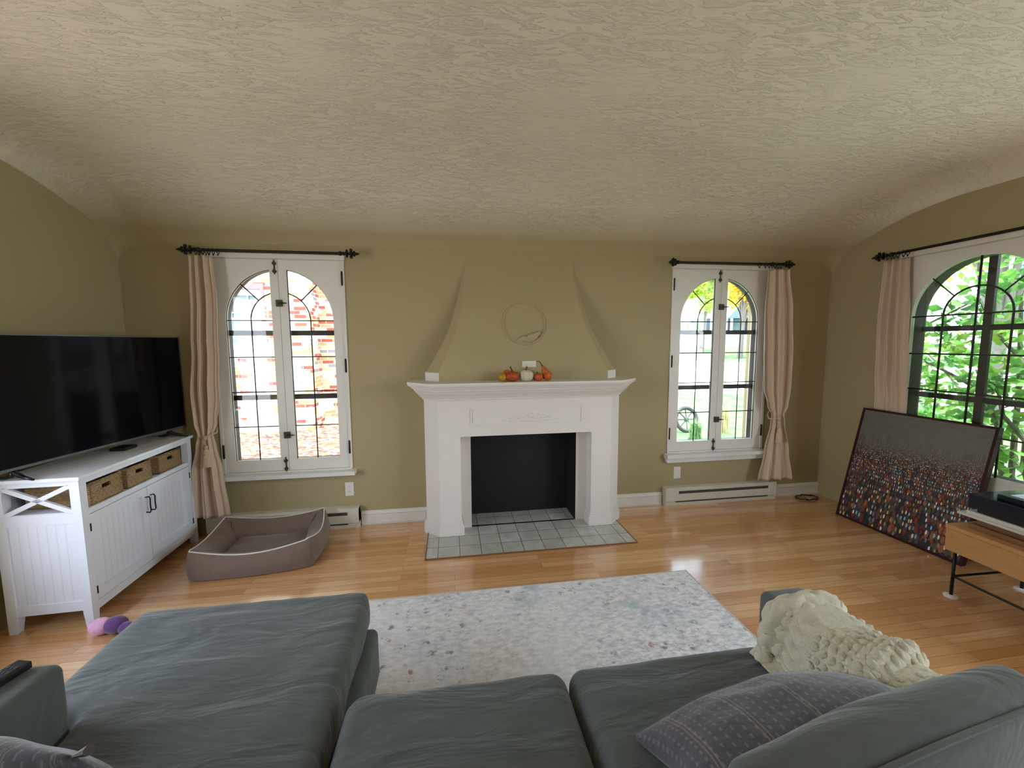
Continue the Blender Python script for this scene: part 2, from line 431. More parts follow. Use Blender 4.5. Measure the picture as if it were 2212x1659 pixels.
x.col(base); x.set(0.95, spec=0.15, sheen=0.2); x.bump(x.noise(x.coord((60, 200, 60)), 3, 3), 0.3, 0.002)
M['rug'] = x.m

# painting of a crowd: dabs of paint, smaller and denser upward
def crowd():
    x = N('crowd_painting')
    tcn = x.n('ShaderNodeTexCoord'); sp = x.n('ShaderNodeSeparateXYZ'); x.l(tcn.outputs['Object'], sp.inputs[0])
    y, z = sp.outputs['Y'], sp.outputs['Z']
    a_, b_ = 0.0042, 0.044       # dab size = a + b*(0.72 - z)
    s = x.math('ADD', x.math('MULTIPLY', x.math('MAXIMUM', x.math('SUBTRACT', 0.72, z), 0.0), b_), a_)
    V = x.math('DIVIDE', x.math('LOGARITHM', s, 2.718281828), -b_*1.0)
    def layer(off, k, rx, ry):
        VV = x.math('MULTIPLY', V, 1/(1.9*k)); row = x.math('FLOOR', x.math('ADD', VV, off)); fr = x.math('FRACT', x.math('ADD', VV, off))
        sr = x.math('EXPONENT', x.math('MULTIPLY', x.math('SUBTRACT', x.math('ADD', row, 0.5), off), -b_*1.9*k))
        w1 = x.n('ShaderNodeTexWhiteNoise', noise_dimensions='1D'); x.l(x.math('ADD', row, off*77.0), w1.inputs['W'])
        U = x.math('ADD', x.math('DIVIDE', y, x.math('MULTIPLY', sr, k)), x.math('MULTIPLY', w1.outputs['Value'], 19.0))
        cell = x.math('FLOOR', U); fu = x.math('FRACT', U)
        cb = x.n('ShaderNodeCombineXYZ'); x.l(cell, cb.inputs[0]); x.l(row, cb.inputs[1]); cb.inputs[2].default_value = off
        wn = x.n('ShaderNodeTexWhiteNoise', noise_dimensions='3D'); x.l(cb.outputs[0], wn.inputs['Vector'])
        sc = x.n('ShaderNodeSeparateColor'); x.l(wn.outputs['Color'], sc.inputs[0])
        jx = x.math('MULTIPLY', x.math('SUBTRACT', sc.outputs[1], 0.5), 1-2*rx); jy = x.math('MULTIPLY', x.math('SUBTRACT', sc.outputs[2], 0.5), 1-2*ry)
        dx_ = x.math('DIVIDE', x.math('SUBTRACT', x.math('SUBTRACT', fu, 0.5), jx), rx); dy_ = x.math('DIVIDE', x.math('SUBTRACT', x.math('SUBTRACT', fr, 0.5), jy), ry)
        d2 = x.math('ADD', x.math('MULTIPLY', dx_, dx_), x.math('MULTIPLY', dy_, dy_))
        return x.ramp(d2, [(0.0, (1, 1, 1)), (0.7, (1, 1, 1)), (1.0, (0, 0, 0))]), sc, wn.outputs['Value']
    g = x.noise(x.coord((1, 3, 12)), 6, 5, 0.6)
    top = x.mix(g, rgba((84, 84, 76)), rgba((122, 121, 112)))
    body_m, bc, bv_ = layer(0.0, 1.3, 0.47, 0.47)
    bcol = x.ramp(bv_, [(0.0, rgba((40, 34, 38))), (0.2, rgba((80, 58, 48))), (0.34, rgba((116, 40, 30))), (0.46, rgba((54, 62, 84))), (0.62, rgba((92, 84, 70))), (0.76, rgba((48, 34, 46))), (0.88, rgba((146, 70, 36)))], 'CONSTANT')
    body2, bc2, bv2 = layer(0.5, 1.1, 0.42, 0.46); low = x.mix(body_m, rgba((38, 32, 32)), bcol)
    low = x.mix(body2, low, x.ramp(bv2, [(0.0, rgba((44, 38, 42))), (0.3, rgba((96, 72, 56))), (0.45, rgba((60, 70, 92))), (0.6, rgba((128, 48, 34))), (0.7, rgba((84, 80, 70))), (0.9, rgba((150, 100, 60)))], 'CONSTANT'))
    hm, hc, hv = layer(0.27, 0.85, 0.24, 0.36)
    hcol = x.ramp(hv, [(0.0, rgba((74, 60, 54))), (0.18, rgba((124, 96, 72))), (0.32, rgba((104, 136, 164))), (0.48, rgba((176, 144, 92))), (0.58, rgba((140, 54, 36))), (0.68, rgba((150, 190, 214))), (0.78, rgba((236, 236, 232))), (0.92, rgba((216, 190, 104)))], 'CONSTANT')
    sel = x.math('GREATER_THAN', hc.outputs[0], 0.42)
    low = x.mix(x.math('MULTIPLY', hm, sel), low, hcol)
    edge = x.math('ADD', z, x.math('MULTIPLY', x.math('SUBTRACT', x.noise(x.coord((1, 1, 1)), 5, 3), 0.5), 0.22))
    fade = x.ramp(edge, [(0.60, (0, 0, 0)), (0.78, (1, 1, 1))])
    x.col(x.mix(fade, low, top)); x.set(0.38); x.bump(hm, 0.25, 0.002); x.bump(g, 0.3, 0.002)
    return x.m
M['crowd'] = crowd()

# patterned pillow: charcoal, little pale dashes, thin double stripes
def pillow_mat():
    x = N('ikat_pillow'); tcn = x.n('ShaderNodeTexCoord'); sp = x.n('ShaderNodeSeparateXYZ'); x.l(tcn.outputs['UV'], sp.inputs[0])
    U, V = sp.outputs[0], sp.outputs[1]
    fu = x.math('FRACT', x.math('ADD', x.math('MULTIPLY', U, 5.0), 0.5)); stripe = x.ramp(fu, [(0.0, (0, 0, 0)), (0.02, (1, 1, 1)), (0.05, (0, 0, 0)), (0.09, (1, 1, 1)), (0.12, (0, 0, 0))], 'CONSTANT')
    fu2 = x.math('FRACT', x.math('MULTIPLY', U, 28.0)); fv2 = x.math('FRACT', x.math('ADD', x.math('MULTIPLY', V, 17.0), x.math('MULTIPLY', x.math('FLOOR', x.math('MULTIPLY', U, 28.0)), 0.5)))
    dash = x.math('MULTIPLY', x.math('LESS_THAN', x.math('ABSOLUTE', x.math('SUBTRACT', fu2, 0.5)), 0.13), x.math('LESS_THAN', x.math('ABSOLUTE', x.math('SUBTRACT', fv2, 0.5)), 0.24))
    a = x.mix(x.noise(x.coord(), 30, 4), rgba((68, 65, 74)), rgba((86, 82, 90)))
    a = x.mix(x.math('MULTIPLY', dash, 0.16), a, rgba((186, 180, 176)))
    a = x.mix(x.math('MULTIPLY', stripe, 0.28), a, rgba((168, 156, 128)))
    x.col(a); x.set(0.95, spec=0.2, sheen=0.3); x.bump(x.noise(x.coord(), 14, 3), 0.5, 0.012); x.bump(x.noise(x.coord(), 300, 2), 0.3, 0.001)
    return x.m
M['pillow'] = pillow_mat()
x = N('cream_knit'); f = x.noise(x.coord(), 40, 4, 0.7)
x.col(x.mix(f, rgba((206, 196, 168)), rgba((234, 227, 204)))); x.set(0.95, spec=0.2, sheen=0.5)
x.bump(x.noise(x.coord((1, 1, 1)), 70, 5, 0.75), 1.0, 0.010); x.bump(x.noise(x.coord((1, 1, 1)), 420, 2), 0.5, 0.002); M['knit'] = x.m
# woven basket
x = N('seagrass_weave'); co = x.coord()
wv = x.n('ShaderNodeTexWave', wave_type='BANDS', bands_direction='Z'); wv.inputs['Scale'].default_value = 36; wv.inputs['Distortion'].default_value = 2.5; wv.inputs['Detail'].default_value = 2; x.l(co, wv.inputs['Vector'])
ck = x.n('ShaderNodeTexChecker'); ck.inputs['Scale'].default_value = 62; x.l(x.coord((1, 1, 0.8)), ck.inputs['Vector'])
c = x.mix(wv.outputs['Fac'], rgba((112, 84, 50)), rgba((214, 186, 138))); c = x.mix(x.math('MULTIPLY', ck.outputs['Fac'], 0.45), c, rgba((150, 116, 74)))
x.col(c); x.set(0.75); x.bump(wv.outputs['Fac'], 0.8, 0.006); x.bump(ck.outputs['Fac'], 0.5, 0.003); M['basket'] = x.m
# beadboard painted: grooves along z, spaced in y (or x)
def bead(name, ax):
    x = N(name); x.set(0.38); x.col(rgba((228, 232, 242)))
    tcn = x.n('ShaderNodeTexCoord'); sp = x.n('ShaderNodeSeparateXYZ'); x.l(tcn.outputs['Object'], sp.inputs[0])
    f = x.math('FRACT', x.math('MULTIPLY', sp.outputs[ax], 1/0.042)); g = x.math('LESS_THAN', x.math('ABSOLUTE', x.math('SUBTRACT', f, 0.5)), 0.07)
    x.bump(x.math('SUBTRACT', 1.0, g), 0.6, 0.003); x.col(x.mix(x.math('MULTIPLY', g, 0.25), rgba((228, 232, 242)), rgba((180, 184, 196))))
    return x.m
M['bead_y'] = bead('beadboard_y', 1); M['bead_x'] = bead('beadboard_x', 0)
# glass
x = N('window_glass'); t = x.t; t.nodes.remove(x.b)
out = [n_ for n_ in t.nodes if n_.type == 'OUTPUT_MATERIAL'][0]
tr = t.nodes.new('ShaderNodeBsdfTransparent'); gl = t.nodes.new('ShaderNodeBsdfGlossy'); gl.inputs['Roughness'].default_value = 0.02
lw = t.nodes.new('ShaderNodeFresnel'); lw.inputs['IOR'].default_value = 1.45; mx = t.nodes.new('ShaderNodeMixShader')
tr.inputs[0].default_value = (0.97, 0.985, 0.98, 1)
t.links.new(lw.outputs[0], mx.inputs[0]); t.links.new(tr.outputs[0], mx.inputs[1]); t.links.new(gl.outputs[0], mx.inputs[2]); t.links.new(mx.outputs[0], out.inputs[0])
M['glass'] = x.m
# outdoors
def brick(name, tint=1.0):
    x = N(name)
    tcn = x.n('ShaderNodeTexCoord'); sp = x.n('ShaderNodeSeparateXYZ'); x.l(tcn.outputs['Object'], sp.inputs[0])
    cb = x.n('ShaderNodeCombineXYZ'); x.l(x.math('ADD', sp.outputs['X'], sp.outputs['Y']), cb.inputs[0]); x.l(sp.outputs['Z'], cb.inputs[1])
    def bt():
        b = x.n('ShaderNodeTexBrick', offset=0.5); b.inputs['Scale'].default_value = 1; b.inputs['Brick Width'].default_value = 0.215; b.inputs['Row Height'].default_value = 0.070
        b.inputs['Mortar Size'].default_value = 0.006; b.inputs['Mortar Smooth'].default_value = 0.2
        b.inputs['Color1'].default_value = (0, 0, 0, 1); b.inputs['Color2'].default_value = (1, 1, 1, 1); b.inputs['Mortar'].default_value = (0.5, 0.5, 0.5, 1)
        x.l(cb.outputs[0], b.inputs['Vector']); return b
    b = bt(); 
    t_ = x.ramp(b.outputs['Color'], [(0.0, rgba((160, 74, 62))), (0.14, rgba((178, 142, 100))), (0.30, rgba((190, 172, 138))), (0.50, rgba((206, 200, 188))), (0.70, rgba((132, 130, 134))), (0.80, rgba((200, 186, 154))), (0.92, rgba((166, 88, 68)))], 'CONSTANT')
    t_ = x.mix(x.ramp(x.noise(x.coord(), 1.6, 2), [(0.56, (0, 0, 0)), (0.60, (0.8, 0.8, 0.8))]), t_, rgba((216, 210, 200)))
    t_ = x.mix(b.outputs['Fac'], t_, rgba((214, 206, 188)))
    x.col(t_); x.set(0.9); x.bump(x.math('SUBTRACT', 1.0, b.outputs['Fac']), 0.6, 0.01); x.bump(x.noise(x.coord(), 14, 4), 0.4, 0.01)
    return x.m
M['brick'] = brick('mixed_brick')
x = N('lawn'); f = x.noise(x.coord(), 2.2, 8, 0.7); x.col(x.ramp(f, [(0.35, rgba((66, 104, 58))), (0.5, rgba((90, 124, 74))), (0.6, rgba((126, 124, 84))), (0.7, rgba((150, 104, 76)))])); x.set(0.95); x.bump(x.noise(x.coord(), 30, 4), 0.8, 0.03); M['lawn'] = x.m
x = N('leaf_mulch'); v = x.n('ShaderNodeTexVoronoi'); v.inputs['Scale'].default_value = 17; x.l(x.coord((1, 1.6, 1)), v.inputs['Vector']); sc_ = x.n('ShaderNodeSeparateColor'); x.l(v.outputs['Color'], sc_.inputs[0])
x.col(x.ramp(sc_.outputs[0], [(0.0, rgba((88, 62, 54))), (0.3, rgba((132, 96, 78))), (0.5, rgba((166, 138, 116))), (0.68, rgba((146, 94, 62))), (0.8, rgba((196, 180, 164))), (0.93, rgba((118, 68, 50)))], 'CONSTANT')); x.set(0.9); x.bump(v.outputs['Distance'], 0.8, 0.03); M['mulch'] = x.m
M['street'] = simple('pale_concrete', (206, 204, 200), 0.9, 0.06, vs=3)
M['paving'] = simple('grey_paving', (168, 160, 152), 0.9, 0.08)
M['siding'] = simple('white_siding', (226, 228, 230), 0.7, 0.03)
M['roof'] = simple('blue_grey_roof', (112, 126, 142), 0.85, 0.1)
M['shutter'] = simple('dark_shutter', (60, 66, 84), 0.7)
M['paneblue'] = simple('neighbour_pane', (104, 132, 138), 0.15, 0.25, vs=6)
M['taupe'] = simple('taupe_trim', (132, 112, 112), 0.7)
def leafm(name, c1, c2, c3):
    x = N(name); oi = x.n('ShaderNodeTexCoord'); f = x.noise(x.coord(), 3.2, 3, 0.7)
    x.col(x.ramp(f, [(0.35, rgba(c1)), (0.52, rgba(c2)), (0.68, rgba(c3))])); x.set(0.6)
    x.b.inputs['Transmission Weight'].default_value = 0.0
    t = x.t; o_ = [n_ for n_ in t.nodes if n_.type == 'OUTPUT_MATERIAL'][0]
    tl = t.nodes.new('ShaderNodeBsdfTranslucent'); mx_ = t.nodes.new('ShaderNodeMixShader'); mx_.inputs[0].default_value = 0.45
    src = x.b.inputs['Base Color'].links[0].from_socket; t.links.new(src, tl.inputs[0])
    t.links.new(x.b.outputs[0], mx_.inputs[1]); t.links.new(tl.outputs[0], mx_.inputs[2]); t.links.new(mx_.outputs[0], o_.inputs[0])
    return x.m
M['leaf'] = leafm('leaf_green', (62, 118, 52), (112, 168, 74), (176, 196, 84))
M['leaf_lime'] = leafm('leaf_lime', (138, 176, 60), (180, 204, 80), (222, 210, 80))
M['leaf_yellow'] = leafm('leaf_yellow', (210, 186, 60), (232, 206, 70), (238, 190, 60))
M['grassblade'] = leafm('grass_blade', (92, 134, 84), (132, 166, 108), (180, 190, 130))
M['iron_wheel'] = simple('dark_garden_iron', (60, 60, 62), 0.7)

# ================================================================== the room
L1, R1, WW, ZB, ZT = -1.8056, 2.0278, 0.954, 0.5009, 2.2
ZS, GR = 1.725, 0.40      # spring line and arch radius
WC3 = -1.13               # centre (y) of the window in the right wall
HZ = 3.0
# floor
fl = MB(); fl.box(XL-0.3, XR+0.3, YB-0.3, 0.0, -0.12, 0.0); struct('floor', fl, M['floor'])
fb = MB(); 
# back wall with openings (windows and firebox)
bw = MB()
lo, ro = (L1-0.012, L1+WW+0.012), (R1-0.012, R1+WW+0.012)
f0, f1, fz = 0.14, 1.06, 0.82
T = 0.26
for a, b, z0, z1 in ((XL-0.3, lo[0], 0, HZ), (lo[0], lo[1], 0, ZB-0.02), (lo[0], lo[1], ZT+0.02, HZ), (lo[1], f0, 0, HZ), (f0, f1, fz, HZ),
                     (f1, ro[0], 0, HZ), (ro[0], ro[1], 0, ZB-0.02), (ro[0], ro[1], ZT+0.02, HZ), (ro[1], XR+0.3, 0, HZ)):
    bw.box(a, b, 0, T, z0, z1)
struct('wall_back', bw, M['wall'])
lw_ = MB()  # holds an unseen opening, sized for the daylight it lets in
for a, b, z0, z1 in ((0.0, -1.45, 0, HZ), (-1.45, -3.1, 0, 0.45), (-1.45, -3.1, 2.15, HZ), (-3.1, YB-0.3, 0, HZ)):
    lw_.box(XL-0.3, XL, b, a, z0, z1)
struct('wall_left', lw_, M['wall'])
rw = MB(); c0, c1 = WC3-WW/2-0.012, WC3+WW/2+0.012   # c0 is nearer the camera
for a, b, z0, z1 in ((0.0, c1, 0, HZ), (c1, c0, 0, ZB-0.02), (c1, c0, ZT+0.02, HZ), (c0, -1.95, 0, HZ), (-1.95, -5.4, 0, 0.4), (-1.95, -5.4, 2.25, HZ), (-5.4, YB-0.3, 0, HZ)):  # wide opening out of view added to bring in more daylight
    rw.box(XR, XR+T, min(a, b), max(a, b), z0, z1)
struct('wall_right', rw, M['wall'])
rr = MB()
for a, b, z0, z1 in ((XL-0.3, XR+0.3, 0, HZ),):
    rr.box(a, b, YB-T, YB, z0, z1)
struct('wall_rear', rr, M['wall'])
# coved ceiling
def ceil_z(x_, y_):
    dy = max(0.0, -y_); dy2 = max(0.0, y_-YB); dx = max(0.0, min(x_-XL, XR-x_))
    q = lambda d, W_: (1-min(1.0, d/W_))**2
    return 2.74 - 0.30*q(dy, 1.05) - 0.13*(1-math.sqrt(max(0.0, 1-q(dy, 0.24)))) - 0.3*q(dy2, 1.0) - 0.06*q(dx, 0.5) - 0.10*(1-math.sqrt(max(0.0, 1-q(dx, 0.20))))
cg = MB(); nx, ny = 120, 120
def cfn(u, v):
    k_ = 2*u-1; x_ = XL + (XR-XL)*(0.5+0.5*math.copysign(1-(1-abs(k_))**2.0, k_)); y_ = (0.0)+(YB)*(v**2.2)
    return (x_, y_, ceil_z(x_, y_))
cg.grid(nx, ny, cfn); 
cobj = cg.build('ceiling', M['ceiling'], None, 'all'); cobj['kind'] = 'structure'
md = cobj.modifiers.new('thick', 'SOLIDIFY'); md.thickness = 0.06; md.offset = -1
# baseboards
def baseboard(name, x0, x1):
    b = MB(); b.prism([(0.0, 0), (-0.022, 0), (-0.022, 0.018), (-0.014, 0.022), (-0.013, 0.085), (-0.020, 0.092), (-0.016, 0.104), (-0.006, 0.115), (0.0, 0.117)], x0, x1, 'x')
    struct(name, b, M['sash'])
baseboard('baseboard_left', -0.775, -0.20); baseboard('baseboard_back', 1.425, 1.965); baseboard('baseboard_right', 3.145, XR)

# ------------------------------------------------------------------ windows
def arc(cx, cz, r, a0, a1, n=28): return [(cx+r*math.cos(a0+(a1-a0)*i/n), cz+r*math.sin(a0+(a1-a0)*i/n)) for i in range(n+1)]
def window(idx, mp, cu, two=True):
    """mp(u,v,w): u along the wall, v up, w outward; cu = centre u"""
    W = thing('window_%d' % idx, None, None, kind='structure')
    u0, u1 = cu-WW/2, cu+WW/2
    gb = 0.598
    def line(mb, pts, r): mb.tube([mp(*p) for p in pts], r, 6)
    # casing: thin jamb liner, header ledge
    cs = MB()
    cs.plate([(u0-0.012, ZB-0.02), (u1+0.012, ZB-0.02), (u1+0.012, ZT+0.02), (u0-0.012, ZT+0.02)], [[(u0, ZB), (u1, ZB), (u1, ZT), (u0, ZT)]], 0.0, 0.20, mp)
    cs.plate([(u0-0.03, ZT+0.003), (u1+0.03, ZT+0.003), (u1+0.03, ZT+0.038), (u0-0.03, ZT+0.038)], [], -0.022, 0.0, mp)
    cs.plate([(u0-0.022, ZB), (u0, ZB), (u0, ZT), (u0-0.022, ZT)], [], -0.010, 0.0, mp)
    cs.plate([(u1, ZB), (u1+0.022, ZB), (u1+0.022, ZT), (u1, ZT)], [], -0.010, 0.0, mp)
    cs.build('casing', M['sash'], W)
    sl = MB(); sl.plate([(u0-0.05, ZB-0.045), (u1+0.05, ZB-0.045), (u1+0.05, ZB-0.012), (u0-0.05, ZB-0.012)], [], -0.075, 0.02, mp)
    if idx != 1: sl.plate([(u0-0.03, ZB-0.095), (u1+0.03, ZB-0.095), (u1+0.045, ZB-0.045), (u0-0.045, ZB-0.045)], [], -0.038, 0.0, mp)
    else: sl.plate([(u0-0.03, ZB-0.062), (u1+0.03, ZB-0.062), (u1+0.03, ZB-0.045), (u0-0.03, ZB-0.045)], [], -0.02, 0.0, mp)
    sl.build('window_sill', M['white'], W)
    if two:
        for sgn in (-1, 1):
            sh = MB(); st = 0.062   # centre stile
            a, b = sorted((cu+sgn*0.0015, cu+sgn*(WW/2-0.002)))
            outer = [(a, ZB+0.003), (b, ZB+0.003), (b, ZT-0.002), (a, ZT-0.002)]
            ux = cu+sgn*st; amax = math.acos(st/GR)
            if sgn > 0: hole = [(ux, gb), (cu+GR, gb)] + arc(cu, ZS, GR, 0, amax)
            else: hole = [(ux, gb)] + arc(cu, ZS, GR, PI-amax, PI) + [(cu-GR, gb)]
            sh.plate(outer, [hole], 0.0, 0.034, mp)
            s_ = sh.build('sash', M['sash'], W)
            gm = MB(); gm.plate(hole, [], 0.016, 0.019, mp); gm.build('glass_pane', M['glass'], s_)
            ld = MB(); w_ = 0.0125
            for z_ in (ZS, 1.435, 1.155, 0.872):
                line(ld, [(ux, z_, w_), (cu+sgn*GR, z_, w_)], 0.0042)
            ri = 0.222; ai = math.acos(st/ri)
            line(ld, [(cu+sgn*u_, z_, w_) for u_, z_ in [(q[0], q[1]) for q in arc(0, ZS, ri, ai, 0, 16)]] + [(cu+sgn*ri, gb, w_)], 0.0046)
            line(ld, [(cu+sgn*ri*0.707, ZS+ri*0.707, w_), (cu+sgn*GR*0.707, ZS+GR*0.707, w_)], 0.0046)
            line(ld, [(ux, gb, w_), (ux, ZS+GR*math.sin(amax), w_)], 0.005)
            line(ld, [(p[0], p[1], w_) for p in hole[1:]] if sgn > 0 else [(p[0], p[1], w_) for p in hole[1:]], 0.004)
            ld.build('lead_muntins', M['lead'], s_, smooth=True)
            ed = b if sgn > 0 else a
            for hz in (0.68, 1.36, 2.06):
                hg = MB(); line(hg, [(ed+sgn*0.006, hz-0.06, -0.006), (ed+sgn*0.006, hz-0.05, -0.009), (ed+sgn*0.006, hz+0.05, -0.009), (ed+sgn*0.006, hz+0.06, -0.006)], [0.003, 0.008, 0.008, 0.003])
                hg.build('hinge', M['iron'], s_, smooth=True)
        for z0, z1 in ((ZT-0.115, ZT-0.005), (ZB-0.005, ZB+0.115)):
            bt = MB(); line(bt, [(cu-0.022, z0, -0.006), (cu-0.022, z1, -0.006)], 0.005)
            for k in (0.2, 0.75):
                zc = z0+(z1-z0)*k; bt.plate([(cu-0.038, zc), (cu-0.022, zc-0.02), (cu-0.006, zc), (cu-0.022, zc+0.02)], [], -0.013, 0.0, mp)
            bt.build('surface_bolt', M['bronze'], W)
        for zc in (1.86, 0.80):
            lt = MB(); lt.plate([(cu-0.022, zc-0.026), (cu+0.022, zc-0.026), (cu+0.022, zc+0.026), (cu-0.022, zc+0.026)], [], -0.016, 0.0, mp)
            line(lt, [(cu+0.0, zc, -0.012), (cu+0.03, zc, -0.024), (cu+0.062, zc, -0.024)], [0.008, 0.006, 0.0035])
            lt.build('latch', M['bronze'], W)
    else:
        pn = MB(); hole = [(cu+GR, gb)] + arc(cu, ZS, GR, 0, PI, 44) + [(cu-GR, gb)]
        pn.plate([(u0+.002, ZB+.002), (u1-.002, ZB+.002), (u1-.002, ZT-.002), (u0+.002, ZT-.002)], [hole], 0.0, 0.034, mp); s_ = pn.build('sash', M['sash'], W)
        gm = MB(); gm.plate(hole, [], 0.016, 0.019, mp); gm.build('glass_pane', M['glass'], s_)
        ld = MB(); w_ = 0.0125; ri = 0.195
        for z_ in (ZS, 1.435, 1.155, 0.872): line(ld, [(cu-GR, z_, w_), (cu+GR, z_, w_)], 0.0058)
        line(ld, [(cu-ri, gb, w_)] + [(p[0], p[1], w_) for p in arc(cu, ZS, ri, PI, 0, 24)] + [(cu+ri, gb, w_)], 0.0065)
        line(ld, [(cu, gb, w_), (cu, ZS+GR, w_)], 0.0068)
        for sgn in (-1, 1): line(ld, [(cu+sgn*ri*0.707, ZS+ri*0.707, w_), (cu+sgn*GR*0.707, ZS+GR*0.707, w_)], 0.005)
        ld.build('lead_muntins', M['lead'], s_, smooth=True)
    # dark outer steel window set deeper in the wall
    dp = 0.0 if two else 0.055; of = MB(); R2 = GR+0.005; hole = [(cu+R2, gb-0.01)] + arc(cu, ZS, R2, 0, PI, 40) + [(cu-R2, gb-0.01)]
    of.plate([(u0+.001, ZB), (u1-.001, ZB), (u1-.001, ZT), (u0+.001, ZT)], [hole], 0.078+dp, 0.098+dp, mp)
    of.plate([(cu-R2-.012, gb-.03)] + [(cu+R2+.012, gb-.03)] + arc(cu, ZS, R2+.012, 0, PI, 40), [hole], 0.040, 0.078+dp, mp)
    for zc in (1.628, 1.105): of.plate([(cu-R2, zc-0.020), (cu+R2, zc-0.020), (cu+R2, zc+0.020), (cu-R2, zc+0.020)], [], 0.060+dp, 0.080+dp, mp)
    if not two: of.plate([(cu-0.024, gb), (cu+0.024, gb), (cu+0.024, ZS+GR), (cu-0.024, ZS+GR)], [], 0.058+dp, 0.082+dp, mp)
    of.build('outer_frame', M['steel'], W)
    og = MB(); og.plate(hole, [], 0.086+dp, 0.089+dp, mp); og.build('outer_glass', M['glass'], W)
    return W
window(1, lambda u, v, w: (u, w, v), L1+WW/2)
window(2, lambda u, v, w: (u, w, v), R1+WW/2)
window(3, lambda u, v, w: (XR+w, u, v), WC3, two=False)

# ------------------------------------------------------------------ fireplace
FP = thing('fireplace', 'white painted fireplace with octagonal mantel, tall flared chimney hood and black firebox', 'fireplace', (0.60, -0.2, 0))
def plan(o, yb=0.0):
    k = 0.414*o
    return [(-0.215-o, yb), (-0.215-o, -0.235-k), (-0.105-k, -0.345-o), (1.31+k, -0.345-o), (1.42+o, -0.235-k), (1.42+o, yb)]
sr = MB()
sr.prism([(-0.215, 0), (-0.215, -0.235), (-0.105, -0.345), (0.065, -0.345), (0.065, -0.23), (0.15, -0.23), (0.15, 0.0)], 0, 0.805)
sr.prism([(1.42, 0), (1.42, -0.235), (1.31, -0.345), (1.14, -0.345), (1.14, -0.23), (1.045, -0.23), (1.045, 0.0)], 0, 0.805)
sr.prism(plan(0), 0.805, 1.11)
sr.build('surround', M['mantel'], FP)
for pl in ([(-0.215, 0), (-0.215, -0.235), (-0.105, -0.345), (0.065, -0.345), (0.065, 0)], [(1.42, 0), (1.42, -0.235), (1.31, -0.345), (1.14, -0.345), (1.14, 0)]):
    bb = MB(); left = pl[0][0] < 0
    for o, z0, z1 in ((0.020, 0.0, 0.085), (0.013, 0.085, 0.10), (0.007, 0.10, 0.118)):
        k = 0.414*o
        P = [(-0.215-o, 0), (-0.215-o, -0.235-k), (-0.105-k, -0.345-o), (0.065+o, -0.345-o), (0.065+o, -0.24)] if left else [(1.42+o, 0), (1.42+o, -0.235-k), (1.31+k, -0.345-o), (1.14-o, -0.345-o), (1.14-o, -0.24)]
        bb.prism(P, z0, z1)
    bb.build('base_block', M['mantel'], FP)
cr = MB()
prof = [(1.095, 0.0), (1.098, 0.012), (1.112, 0.016), (1.116, 0.026), (1.130, 0.036), (1.150, 0.056), (1.166, 0.066), (1.172, 0.074), (1.186, 0.080), (1.190, 0.092), (1.202, 0.098), (1.206, 0.112), (1.222, 0.122), (1.238, 0.122)]
for (z0, o0), (z1, o1) in zip(prof, prof[1:]):
    A = [cr.bm.verts.new((p[0], p[1], z0)) for p in plan(o0)]; B = [cr.bm.verts.new((p[0], p[1], z1)) for p in plan(o1)]
    for i in range(5): cr.face((A[i], A[i+1], B[i+1], B[i]))
cr.face([cr.bm.verts.new((p[0], p[1], 1.238)) for p in plan(0.122)]); cr.face([cr.bm.verts.new((p[0], p[1], 1.095)) for p in plan(0.0)][::-1])
cr.build('mantel_shelf', M['mantel'], FP)
pf = MB()
mpf = lambda u, v, w: (u, -0.345+w, v)
pf.plate([(0.147, 0.888), (1.060, 0.888), (1.060, 1.027), (0.147, 1.027)], [[(0.158, 0.899), (1.049, 0.899), (1.049, 1.016), (0.158, 1.016)]], -0.006, 0.0, mpf)
pf.build('frieze_panel', M['mantel'], FP)
# carved foliage swag
og = MB(); rnd = random.Random(3)
for i in range(46):
    t = rnd.uniform(-1, 1); xx = 0.62+t*0.17; zz = 0.945+0.030*(1-t*t)*rnd.uniform(-0.6, 1.0)
    og.ball((xx, -0.346, zz), rnd.uniform(0.006, 0.013), (1.4, 0.55, 0.8), 5)
og.tube([(0.62+0.24*math.cos(PI*(1-i/16)), -0.347, 0.932-0.018*math.sin(PI*i/16)) for i in range(17)], [0.002+0.004*math.sin(PI*i/16) for i in range(17)], 6)
og.build('carved_swag', M['mantel'], FP, smooth=True)
# hood
HT = [(1.238, -0.195, 0.095, -0.255), (1.305, -0.195, 0.095, -0.255), (1.36, -0.160, 0.088, -0.240), (1.44, -0.115, 0.080, -0.217), (1.54, -0.060, 0.072, -0.188), (1.64, -0.012, 0.066, -0.158), (1.76, 0.028, 0.058, -0.122), (1.88, 0.062, 0.048, -0.088), (2.00, 0.092, 0.036, -0.053), (2.10, 0.112, 0.024, -0.026), (2.20, 0.128, 0.010, -0.004), (2.26, 0.135, 0.004, 0.002)]
hd = MB(); rings = []
HC = 0.605
for z_, xo, c, yf in HT:
    xr = 2*HC - xo
    ys = min(0.0, yf + c*0.95)
    rings.append([hd.bm.verts.new(p) for p in ((xo, 0.005, z_), (xo, ys, z_), (xo+c, yf, z_), (xr-c, yf, z_), (xr, ys, z_), (xr, 0.005, z_))])
for A, B in zip(rings, rings[1:]):
    for i in range(5): hd.face((A[i], A[i+1], B[i+1], B[i]))
hd.build('chimney_hood', M['wall'], FP, smooth=True, angle=22, label='cream plaster hood tapering up into the wall')
lb = MB(); lb.prism([(-0.199, 0.0), (-0.199, -0.166), (-0.101, -0.261), (1.311, -0.261), (1.409, -0.166), (1.409, 0.0)], 1.238, 1.302); lb.build('hood_ledge', M['wall'], FP)
